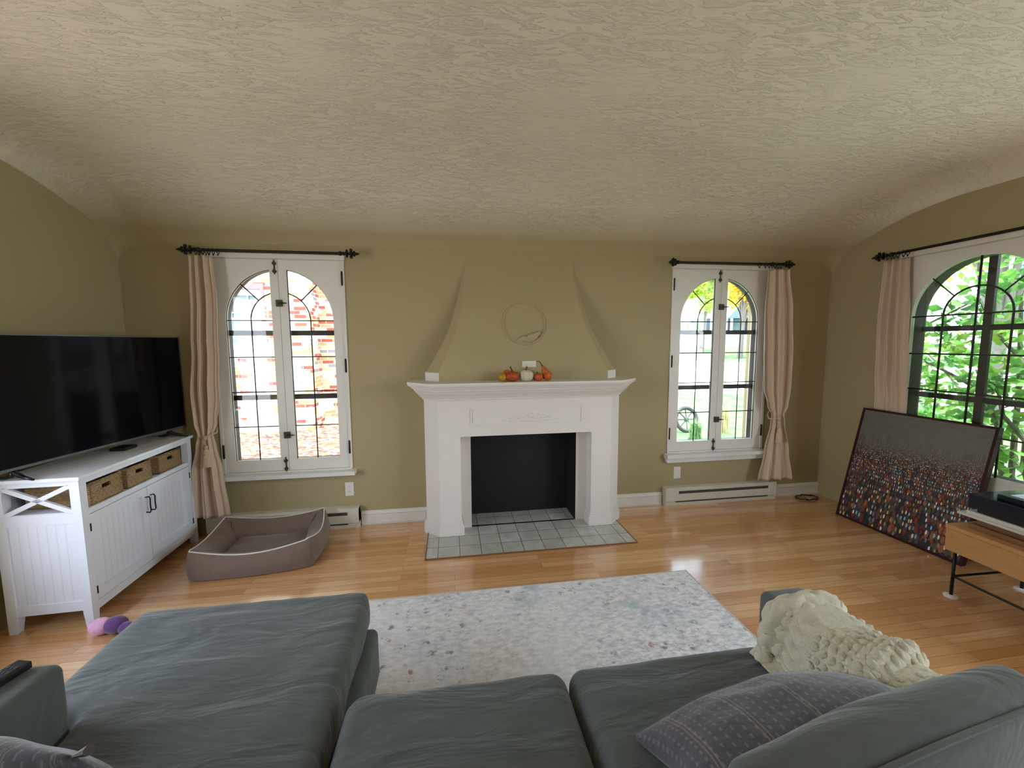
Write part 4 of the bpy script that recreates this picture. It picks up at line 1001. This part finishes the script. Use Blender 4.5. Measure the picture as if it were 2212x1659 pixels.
g = MB(); g.box(0.085, 0.43, -1.12, -0.080, 0.028, 0.070, 0.002); g.build('upper_board', M['walnut'], t)
t = conbox('pale_slab', 'pale grey flat slab resting on the wood riser and jutting over its end', 'slab', 0, 0, 0, 0, 0.526, 0, None)
g = MB(); g.box(0.035, 0.44, -1.05, -0.018, 0.0, 0.014, 0.002); g.build('lower_sheet', M['paleslab'], t)
g = MB(); g.box(0.045, 0.44, -1.05, -0.055, 0.014, 0.034, 0.003); g.build('upper_sheet', M['paleslab'], t)
t = conbox('black_box', 'glossy black flat box stacked on the pale slab at the right', 'box', 0, 0, 0, 0, 0.561, 0, None)
g = MB(); g.box(0.062, 0.43, -0.95, -0.092, 0.0, 0.018, 0.002); g.build('foot_plate', M['tv_body'], t)
g = MB(); g.box(0.050, 0.44, -1.0, -0.055, 0.018, 0.100, 0.004); g.build('case', M['blackgloss'], t)
t = conbox('black_tray', 'black tray with a pale grey inset on top of the glossy box', 'tray', 0, 0, 0, 0, 0.6615, 0, None)
g = MB(); g.box(0.085, 0.43, -0.98, -0.155, 0.0, 0.030, 0.003); g.build('tray_body', M['blackgloss'], t)
g = MB(); g.box(0.115, 0.41, -0.95, -0.19, 0.030, 0.034, 0.001); g.build('inset', M['mat_grey'], t, label='pale grey inset sheet')

# ------------------------------------------------------------------ rug
g = MB(); g.box(-0.62, 1.533, -2.95, -1.118, 0.0005, 0.010, 0.003)
ro_ = solid('area_rug', 'pale blue-grey distressed area rug before the sofa', 'rug', g, M['rug'], (0.45, -2.0, 0.0005))
g = MB(); 
for a in ((-0.62, 1.536, -1.122, -1.115), (1.530, 1.537, -2.95, -1.115)): g.box(a[0], a[1], a[2], a[3], 0.0005, 0.0115)
g.build('binding', simple('rug_binding', (206, 198, 196), 0.9), ro_)

# ------------------------------------------------------------------ sofa
SO = thing('sectional_sofa', 'grey-green fabric sectional sofa with chaise on the left end', 'sofa', (0, -2.6, 0))
def wrinkle(amp, ang, fx, fy, seed):
    ca, sa = math.cos(ang), math.sin(ang)
    def w_(p):
        a, b = p.x*ca+p.y*sa, -p.x*sa+p.y*ca
        h = noise.noise((a*fx, b*fy, seed))+0.5*noise.noise((a*fx*2.1, b*fy*2.3, seed+4))
        r_ = 1-abs(noise.noise((a*fx*0.8+3, b*fy*1.4, seed+9)))*2
        p.z += amp*(h*0.6+max(0, r_-0.55)*1.0) if p.z > 0.40 else 0
        return p
    return w_
# base under the seats
g = MB(); g.rbox(-0.345, 1.10, -3.10, -2.33, 0.07, 0.30, 0.03, 14); g.rbox(-1.24, -0.335, -3.10, -1.76, 0.07, 0.30, 0.03, 14); g.build('base', M['sofa_dark'], SO, smooth='all')
# seat cushions
for x0_, x1_, sd in ((-0.338, 0.352, 2.0), (0.360, 1.085, 5.0)):
    g = MB(); g.rbox(x0_, x1_, -3.06, -2.285, 0.295, 0.462, 0.055, 44, 0.022, wrinkle(0.010, 0.3 if sd < 3 else -0.2, 5.5 if sd < 3 else 2.5, 1.6, sd)); g.build('seat_cushion', M['sofa'], SO, smooth='all')
# chaise cushion: L shaped
g = MB(); g.box(-1.085, -0.365, -3.05, -1.735, 0.30, 0.462); g.box(-1.265, -0.365, -2.235, -1.735, 0.30, 0.462)
ch = g.build('chaise_cushion', M['sofa'], SO, smooth='all')
md = ch.modifiers.new('vox', 'REMESH'); md.mode = 'VOXEL'; md.voxel_size = 0.014; md.use_smooth_shade = True
md = ch.modifiers.new('round', 'SMOOTH'); md.factor = 0.8; md.iterations = 26
tx = bpy.data.textures.new('creases', 'CLOUDS'); tx.noise_scale = 0.22; tx.noise_depth = 2
md = ch.modifiers.new('soft', 'DISPLACE'); md.texture = tx; md.strength = 0.022; md.mid_level = 0.45; md.texture_coords = 'LOCAL'
# arms, back
g = MB(); g.rbox(-1.268, -1.088, -3.12, -2.262, 0.06, 0.652, 0.03, 16); g.build('arm', M['sofa_dark'], SO, smooth='all')
g = MB(); g.rbox(1.098, 1.285, -3.12, -2.245, 0.06, 0.632, 0.03, 16); g.build('arm', M['sofa_dark'], SO, smooth='all')
g = MB(); g.rbox(-1.268, 1.285, -3.32, -3.10, 0.06, 0.70, 0.05, 20); g.build('back_frame', M['sofa_dark'], SO, smooth='all')
# back cushions (leaning), with welt
def back_cushion(x0_, x1_, yf, top, rotz, lean, x_only=False):
    g = MB(); cx_ = (x0_+x1_)/2
    Mx = Matrix.Translation((cx_, yf, 0.47)) @ Matrix.Rotation(rotz, 4, 'Z') @ Matrix.Rotation(lean, 4, 'X')
    hw_ = (x1_-x0_)/2; H_ = top-0.47
    tmp = MB(); tmp.rbox(-hw_, hw_, -0.085, 0.0, 0.0, H_, 0.035, 34, 0.0, lambda p: Vector((p.x, p.y+0.05*(1-(p.x/hw_)**2)*(1-((p.z-H_/2)/(H_/2))**2)*(1 if p.y > -0.0425 else -0.6)+0.006*noise.noise((p.x*9, p.z*3, 2)), p.z+0.015*math.cos(p.x/hw_*PI/2))))
    bmesh.ops.transform(tmp.bm, matrix=Mx, verts=tmp.bm.verts[:])
    o = tmp.build('back_cushion', M['sofa'], SO, smooth='all')
    wl = MB(); pts = []
    for i in range(25):
        t_ = -1+2*i/24; pts.append(Mx @ Vector((t_*(hw_-0.03), -0.086+0.004*t_**4, H_-0.012+0.016*math.cos(t_*PI/2))))
    wl.tube(pts, 0.0055, 6); wl.build('welt', M['sofa_dark'], o, smooth=True)
    return o
back_cushion(-1.07, -0.37, -3.03, 0.80, 0, 0.20)
back_cushion(-0.34, 0.35, -3.04, 0.80, 0, 0.20)
back_cushion(0.40, 1.12, -2.865, 0.885, math.radians(8), 0.16)
for fx_, fy_ in ((-1.2, -1.85), (-0.42, -1.85), (-1.2, -3.2), (1.2, -3.2), (1.2, -2.35)):
    g = MB(); g.box(fx_-0.03, fx_+0.03, fy_-0.03, fy_+0.03, 0.0, 0.075); g.build('foot', M['walnut'], SO)

# throw pillows
def pillow(name, label, Mx, hw_, hh_, th, tassels):
    t = thing(name, label, 'throw pillow', tuple(Mx.translation), group='dark patterned throw pillows'); ORG[t.name] = Vector(Mx.translation)
    bm = bmesh.new(); uvl = bm.loops.layers.uv.new('UVMap'); n = 46; uvs = {}
    for sg in (1, -1):
        G = []
        for i in range(n+1):
            row = []
            for j in range(n+1):
                a, b = -1+2*i/n, -1+2*j/n
                k = (max(0, 1-a*a)**0.55)*(max(0, 1-b*b)**0.55)
                pin = 1-0.09*(1-abs(a)**2)*abs(b)**3 ; pin2 = 1-0.09*(1-abs(b)**2)*abs(a)**3
                wr = 0.010*noise.noise((a*2.5, b*2.5, sg*3.0))*k
                v = bm.verts.new(Mx @ Vector((a*hw_*pin2, sg*(th*k)+wr, b*hh_*pin))); uvs[v] = ((a+1)/2, (b+1)/2); row.append(v)
            G.append(row)
        for i in range(n):
            for j in range(n):
                q = [G[i][j], G[i+1][j], G[i+1][j+1], G[i][j+1]]
                bm.faces.new(q if sg < 0 else q[::-1])
    for f in bm.faces:
        f.smooth = True
        for l_ in f.loops: l_[uvl].uv = uvs[l_.vert]
    bmesh.ops.remove_doubles(bm, verts=bm.verts[:], dist=0.0004)
    mb = MB(); mb.bm.free(); mb.bm = bm; mb.build('cover', M['pillow'], t)
    for a, b in tassels:
        g = MB(); p = Mx @ Vector((a*hw_, 0, b*hh_)); d = (Mx.to_3x3() @ Vector((a, 0, b*0.7))).normalized()
        g.tube([p-d*0.005, p+d*0.012, p+d*0.02, p+d*0.055], [0.003, 0.004, 0.005, 0.008], 8); g.build('tassel', M['cord'], t, smooth=True, label='small black corner tassel')
    return t
Mp = Matrix.Translation((0.790, -2.715, 0.592)) @ Matrix.Rotation(math.radians(2), 4, 'Z') @ Matrix.Rotation(math.radians(-6), 4, 'Y') @ Matrix.Rotation(math.radians(60), 4, 'X')
pillow('throw_pillow', 'charcoal patterned throw pillow propped beside the cream knit blanket', Mp, 0.335, 0.19, 0.092, ((-1, -1), (1, -1)))
Mp = Matrix.Translation((-0.845, -2.660, 0.668)) @ Matrix.Rotation(math.radians(-13), 4, 'Z') @ Matrix.Rotation(math.radians(25), 4, 'X')
pillow('throw_pillow', 'charcoal patterned throw pillow at the chaise beside the left sofa arm', Mp, 0.25, 0.215, 0.05, ((1, 1),))

# cream knit blanket over the right arm
bl = MB(); path = [(0.985, 0.478), (1.02, 0.482), (1.048, 0.500), (1.068, 0.555), (1.082, 0.612), (1.125, 0.640), (1.20, 0.646), (1.262, 0.638), (1.300, 0.585), (1.310, 0.48), (1.314, 0.34)]
ps = spl([(p[0], p[1]) for p in path], 6)
ps[0] = path[0]
def cable(u, v):
    # bobble rows and cables
    return 0.0
NUB, NVB = 230, 250
def bfun(u, v):
    q = u*(len(ps)-1); i = min(len(ps)-2, int(q)); f = q-i
    x_, z_ = ps[i][0]*(1-f)+ps[i+1][0]*f, ps[i][1]*(1-f)+ps[i+1][1]*f
    tx_, tz_ = ps[i+1][0]-ps[i][0], ps[i+1][1]-ps[i][1]; L_ = math.hypot(tx_, tz_) or 1; nx_, nz_ = -tz_/L_, tx_/L_
    y_ = -2.365-0.56*v + 0.035*math.sin(u*3.0)*(1-v)
    big = 0.014*noise.noise((u*3.2, v*3.6, 1.5))+0.008*noise.noise((u*8, v*8, 2.5))
    hem = 0.022*math.exp(-((v-0.06)/0.045)**2) - 0.014*math.exp(-((v-0.15)/0.03)**2)
    fold = 0.026*math.exp(-((v-0.52+0.25*(u-0.5))/0.05)**2) - 0.012*math.exp(-((v-0.60+0.25*(u-0.5))/0.03)**2)
    if v < 0.30 and u < 0.72:
        k = (0.0075*math.sin(u*85+1.4*math.sin(v*34)) if v > 0.12 else 0.006*math.sin(v*105+1.2*math.sin(u*60)))*min(1, (0.30-v)/0.05)
    else:
        bu, bv = u*24, v*22+0.5*(int(u*24) % 2); du, dv_ = bu-int(bu)-0.5, bv-int(bv)-0.5
        k = 0.013*math.exp(-(du*du+dv_*dv_)/0.026)-0.004*math.exp(-(du*du+(abs(dv_)-0.42)**2)/0.02)
    d = 0.006+big+hem+fold+k
    d *= min(1.0, v/0.02, 0.25+u/0.10)
    base_k = 1.0 if z_ > 0.5 else 0.8
    return (x_+nx_*d*base_k, y_, z_+nz_*max(0.004, d))
bl.grid(NUB, NVB, bfun)
bo = solid('knit_blanket', 'cream chunky knit blanket draped over the right sofa arm', 'blanket', bl, M['knit'], (1.15, -2.6, 0.34), smooth='all')
md = bo.modifiers.new('thick', 'SOLIDIFY'); md.thickness = 0.010; md.offset = -1

# remote on the left arm
g = MB(); Mr = Matrix.Translation((-1.195, -2.375, 0.6655)) @ Matrix.Rotation(math.radians(-14), 4, 'Z')
g.box(-0.022, 0.022, -0.095, 0.095, -0.011, 0.009, 0.005, Mr); rm = solid('remote_control', 'black remote control lying on the left sofa arm', 'remote', g, M['remote'], (-1.195, -2.375, 0.655))
g = MB()
for i in range(9):
    for j in range(3): g.box(-0.014+j*0.011, -0.008+j*0.011, -0.08+i*0.018, -0.072+i*0.018, 0.009, 0.0105, 0, Mr)
g.build('buttons', M['button'], rm)

# plush toy by the stand
t = thing('plush_toy', 'pink and purple plush toy on the floor by the stand leg', 'toy', (-1.84, -1.17, 0))
g = MB(); g.ball((-1.870, -1.172, 0.045), 0.046, (1.2, 0.9, 0.95), 10); g.ball((-1.925, -1.162, 0.052), 0.016, (1, 1, 1), 5); g.build('head', M['pink'], t, smooth='all', label='pale pink end')
g = MB(); g.ball((-1.800, -1.172, 0.046), 0.047, (1.2, 0.95, 0.95), 10); g.ball((-1.735, -1.19, 0.035), 0.034, (1.4, 0.8, 0.9), 8); g.build('body', M['purple'], t, smooth='all', label='dark purple end')

# ================================================================== outdoors
CX0, CY0 = 0.0, -3.5
def gz(x_, y_):
    r_ = math.hypot(x_-CX0, y_-CY0)
    z = -0.55
    if r_ > 16:
        z = -0.55+ (min(r_, 34)-16)/18*1.70
    if x_ < 0.8 and y_ > 0:
        k = max(0, min(1, (0.8-x_)/1.4)); zz = -0.45+0.42*max(0, min(1, (y_-0.6)/3.6)); z = z*(1-k)+zz*k
    return z
def annulus(name, r0, r1, a0, a1, mat, dz=0.0, nr=14, na=60, cond=None):
    g = MB()
    def fn(u, v):
        r_ = r0+(r1-r0)*v; a = a0+(a1-a0)*u; x_, y_ = CX0+r_*math.sin(a), CY0+r_*math.cos(a); return (x_, y_, gz(x_, y_)+dz)
    g.grid(na, nr, fn); o = g.build(name, mat, None, 'all'); o['kind'] = 'structure'; return o
annulus('ground_lawn', 3.3, 17.5, math.radians(2), math.radians(125), M['lawn'], 0, 30, 90)
annulus('ground_street', 17.5, 26.5, math.radians(2), math.radians(125), M['street'], 0.01, 14, 90)
annulus('ground_far_lawn', 26.5, 70, math.radians(-10), math.radians(125), M['lawn'], 0, 30, 90)
g = MB(); g.grid(50, 30, lambda u, v: (-9+10.2*u, 0.27+5.2*v, gz(-9+10.2*u, 0.27+5.2*v)+0.004+0.03*noise.noise((u*30, v*20, 0)))); o = g.build('ground_mulch', M['mulch'], None, 'all'); o['kind'] = 'structure'
g = MB(); g.box(-30, 30, YB-30, YB-0.4, -0.6, -0.5); g.box(XR+0.4, 30, YB-30, -2.8, -0.6, -0.5); o = g.build('ground_bounce', M['street'], None); o['kind'] = 'structure'  # unseen ground, made pale to bounce light up to the ceiling
g = MB(); g.box(-30, XL-0.4, YB, 0, -0.6, -0.5); o = g.build('ground_yard', M['paving'], None); o['kind'] = 'structure'

# neighbour's brick house
NB = thing('brick_house', 'neighbouring house of mixed red, tan and grey brick seen through the left window', 'house', (-4, 4.6, -0.1))
NY = 4.3
g = MB(); wx0, wx1, wz0, wz1 = -4.02, -3.26, 1.46, 2.50
for a in ((-9, wx0, -0.8, 6), (wx1, -2.48, -0.8, 6), (wx0, wx1, -0.8, wz0), (wx0, wx1, wz1, 6)): g.box(a[0], a[1], NY, NY+0.7, a[2], a[3])
g.box(-2.55, 0.5, NY+0.60, NY+0.9, -0.8, 6); g.build('brick_wall', M['brick'], NB)
NW = MB(); mpn = lambda u, v, w_: (u, NY+w_, v)
NW.plate([(wx0, wz0), (wx1, wz0), (wx1, wz1), (wx0, wz1)], [[(wx0+0.1, wz0+0.1), (wx1-0.1, wz0+0.1), (wx1-0.1, wz1-0.1), (wx0+0.1, wz1-0.1)]], 0.03, 0.12, mpn)
NW.box(wx0+0.1, wx1-0.1, NY+0.05, NY+0.10, 1.95, 2.01); NW.box(wx0-0.05, wx1+0.12, NY-0.08, NY+0.1, wz0-0.16, wz0-0.035)
for k in (1, 3): NW.box(wx0+0.1+(wx1-wx0-0.2)*k/4-0.008, wx0+0.1+(wx1-wx0-0.2)*k/4+0.008, NY+0.06, NY+0.08, 2.0, wz1-0.1)
for zz in (2.10, 2.32): NW.box(wx0+0.1, wx1-0.1, NY+0.06, NY+0.08, zz-0.008, zz+0.008)
wnd = NW.build('window', M['siding'], NB, label='white framed sash window')
g = MB(); g.box(wx0+0.08, wx1-0.08, NY+0.095, NY+0.11, wz0+0.08, wz1-0.08); g.build('pane', M['paneblue'], wnd)
g = MB(); g.plate([(wx0-0.06, wz0-0.03), (wx1+0.06, wz0-0.03), (wx1+0.06, wz1+0.10), (wx0-0.06, wz1+0.10)], [[(wx0, wz0), (wx1, wz0), (wx1, wz1), (wx0, wz1)]], -0.02, 0.03, mpn); g.build('trim', M['taupe'], wnd)

def pol(a, r_): x_, y_ = CX0+r_*math.sin(a), CY0+r_*math.cos(a); return x_, y_, gz(x_, y_)
def house(label, a, r_, wdt, hgt, porch):
    x_, y_, z_ = pol(a, r_); t = thing('house', label, 'house', (x_, y_, z_), rot=(0, 0, -a))
    g = MB(); g.box(-wdt/2, wdt/2, 0, 4.5, 0, hgt)
    k = 0
    while k*0.22 < hgt: g.box(-wdt/2-0.02, wdt/2+0.02, -0.03, 0, k*0.22, k*0.22+0.03); k += 1
    g.build('wall', M['siding'], t)
    g = MB(); g.prism([(-wdt/2-0.2, hgt), (wdt/2+0.2, hgt), (0, hgt+2.0)], -0.3, 4.8, 'y'); g.build('roof', M['roof'], t)
    for lx in (-0.28, 0.28):
        for lz in (1.2, 4.2):
            if lz+1.5 > hgt: continue
            g = MB(); cxx = lx*wdt; g.box(cxx-0.5, cxx+0.5, -0.08, -0.02, lz, lz+1.5); wn = g.build('window', M['paneblue'], t)
            
            for q0 in (cxx-0.85, cxx+0.55): g = MB(); g.box(q0, q0+0.3, -0.10, -0.02, lz, lz+1.5); g.build('shutter', M['shutter'], wn)
    if porch:
        g = MB(); g.prism([(-2.2, 2.5), (2.2, 2.5), (1.5, 3.4), (-1.5, 3.4)], -2.2, 0, 'y'); g.build('porch_roof', M['roof'], t)
        for k in (-1.9, 0, 1.9):
            g = MB(); g.box(k-0.1, k+0.1, -2.1, -1.9, 0, 2.5); g.build('porch_post', M['siding'], t)
house('white sided house beyond the green tree across the street', 0.545, 44, 5.6, 6.0, False)
house('white house with blue-grey porch roof across the street', 0.688, 43, 5.2, 6.0, True)
house('pale house glimpsed past the shrub outside the right wall', 1.12, 46, 12, 6.4, True)

def leaves(g, c, rad, n, size, rnd, flat=1.0):
    for _ in range(n):
        d = Vector((rnd.gauss(0, 1), rnd.gauss(0, 1), rnd.gauss(0, 1))).normalized()*(rnd.random()**0.4)
        p = Vector(c)+Vector((d.x*rad[0], d.y*rad[1], d.z*rad[2]))
        a = Vector((rnd.gauss(0, 1), rnd.gauss(0, 1), rnd.gauss(0, 0.6)*flat)).normalized(); b = a.cross(Vector((rnd.gauss(0, 1), rnd.gauss(0, 1), rnd.gauss(0, 1)))).normalized()
        s_ = size*rnd.uniform(0.6, 1.3)
        v = [g.bm.verts.new(p-a*s_), g.bm.verts.new(p-a*s_*0.1+b*s_*0.5), g.bm.verts.new(p+a*s_*1.0), g.bm.verts.new(p-a*s_*0.1-b*s_*0.5)]
        g.face(v)
def tree(label, x_, y_, h, spread, mat, seed, n, lsize, trunk_r, fork=2.6, group='trees across the street'):
    rnd = random.Random(seed); z_ = gz(x_, y_); t = thing('tree', label, 'tree', (x_, y_, z_), group=group)
    g = MB(); g.tube([(x_, y_, z_-0.1), (x_+0.05, y_, z_+fork*0.5), (x_+0.1, y_, z_+fork)], [trunk_r*1.3, trunk_r, trunk_r*0.9], 9)
    lf = MB()
    for k in range(9):
        a = 2*PI*k/9+rnd.uniform(-.3, .3); e = Vector((x_+0.1+spread*0.75*math.cos(a)*rnd.uniform(.5, 1), y_+spread*0.75*math.sin(a)*rnd.uniform(.5, 1), z_+h*rnd.uniform(0.55, 0.95)))
        m_ = Vector((x_+0.1, y_, z_+fork)).lerp(e, 0.5)+Vector((0, 0, 0.3)); g.tube([(x_+0.1, y_, z_+fork-0.1), m_, e], [trunk_r*0.6, trunk_r*0.35, 0.02], 6)
        leaves(lf, e, (spread*0.45, spread*0.45, h*0.16), n//9, lsize, rnd)
    g.build('trunk', M['trunk'], t, smooth=True); lf.build('foliage', mat, t)
x_, y_, _ = pol(0.584, 31); tree('maple with lime green leaves and grey trunk across the street', x_, y_, 6.4, 1.7, M['leaf_lime'], 11, 5200, 0.13, 0.16, 2.2)
x_, y_, _ = pol(0.660, 28); tree('maple with bright yellow leaves across the street', x_, y_, 5.8, 1.0, M['leaf_yellow'], 12, 2600, 0.12, 0.13, 2.0)
x_, y_, _ = pol(0.553, 38); tree('low green bush in front of the white sided house', x_, y_, 2.0, 1.0, M['leaf'], 13, 1800, 0.12, 0.05, 0.3)
x_, y_, _ = pol(1.02, 15.5); tree('leafy lime green tree on the lawn outside the right wall', x_, y_, 7.5, 2.2, M['leaf_lime'], 14, 6500, 0.15, 0.16, 2.0)
x_, y_, _ = pol(1.36, 14.5); tree('darker green tree on the lawn outside the right wall', x_, y_, 7.5, 2.2, M['leaf'], 15, 6500, 0.15, 0.16, 2.0)

# big shrub close to the right-hand window
sh = thing('garden_shrub', 'leafy green shrub with bare crooked branches close outside the right window', 'shrub', (4.9, -1.0, -0.5))
rnd = random.Random(21); br_ = MB(); lf = MB()
for k in range(30):
    a = rnd.uniform(0, 2*PI); p = Vector((5.0+rnd.uniform(-.2, .2), -0.9+rnd.uniform(-.5, .5), -0.55)); pts = [p.copy()]; d = Vector((math.cos(a)*0.6, math.sin(a)*0.9, 1.0)).normalized()
    for s_ in range(9):
        d = (d+Vector((rnd.gauss(0, .25), rnd.gauss(0, .28), rnd.gauss(0.02, .12)))).normalized(); p = p+d*0.36
        if p.x < 4.35: p.x = 4.35+rnd.random()*0.1
        pts.append(p.copy())
        if s_ > 2: leaves(lf, p, (0.34, 0.42, 0.30), 46 if s_ > 3 else 10, 0.055, rnd)
    br_.tube(pts, [0.030*(1-0.085*i) for i in range(len(pts))], 6)
br_.build('branches', M['trunk'], sh, smooth=True); lf.build('foliage', M['leaf'], sh)

# ornamental grasses and a dark wheel in the bed outside the right back window
def grass(label, x_, y_, h, n, seed, mat):
    rnd = random.Random(seed); z_ = gz(x_, y_); g = MB()
    for _ in range(n):
        a = rnd.uniform(0, 2*PI); l_ = h*rnd.uniform(.6, 1.1); o_ = rnd.uniform(0.2, 0.9)*h*0.6; w_ = 0.007
        P = [Vector((x_+math.cos(a)*0.22*rnd.random(), y_+math.sin(a)*0.2*rnd.random(), z_)), Vector((x_+math.cos(a)*o_*0.35, y_+math.sin(a)*o_*0.35, z_+l_*0.7)), Vector((x_+math.cos(a)*o_, y_+math.sin(a)*o_, z_+l_*(0.95-0.3*rnd.random())))]
        s_ = Vector((-math.sin(a), math.cos(a), 0))*w_
        A = [g.bm.verts.new(P[0]-s_), g.bm.verts.new(P[0]+s_), g.bm.verts.new(P[1]+s_), g.bm.verts.new(P[1]-s_), g.bm.verts.new(P[2])]
        g.face(A[:4]); g.face((A[3], A[2], A[4]))
    solid('ornamental_grass', label, 'grass clump', g, mat, (x_, y_, z_), group='grass clumps in the front bed')
grass('tufted green grass clump in front of the dark wheel outside', 4.88, 3.95, 0.62, 200, 31, M['grassblade'])
grass('tall straw-coloured grass stems left of the dark wheel outside', 4.75, 4.75, 0.75, 80, 32, M['mulch_stem'])
grass('straw-coloured grass stems right of the window stile outside', 6.25, 5.0, 0.8, 80, 33, M['mulch_stem'])
wt = MB(); wc = Vector((5.42, 5.15, -0.25))
wt.tube([wc+Vector((0.26*math.cos(2*PI*i/36), 0.06*math.sin(2*PI*i/36), 0.26*math.sin(2*PI*i/36))) for i in range(36)], 0.045, 8, closed=True)
for i in range(8): wt.tube([wc, wc+Vector((0.25*math.cos(2*PI*i/8), 0.06*math.sin(2*PI*i/8), 0.25*math.sin(2*PI*i/8)))], 0.014, 6)
wt.ball(wc, 0.06, (1, 1, 1), 6)
solid('cart_ornament', 'dark round wheel ornament standing in the planting bed outside', 'garden ornament', wt, M['iron_wheel'], (5.42, 5.15, -0.55), smooth=True)
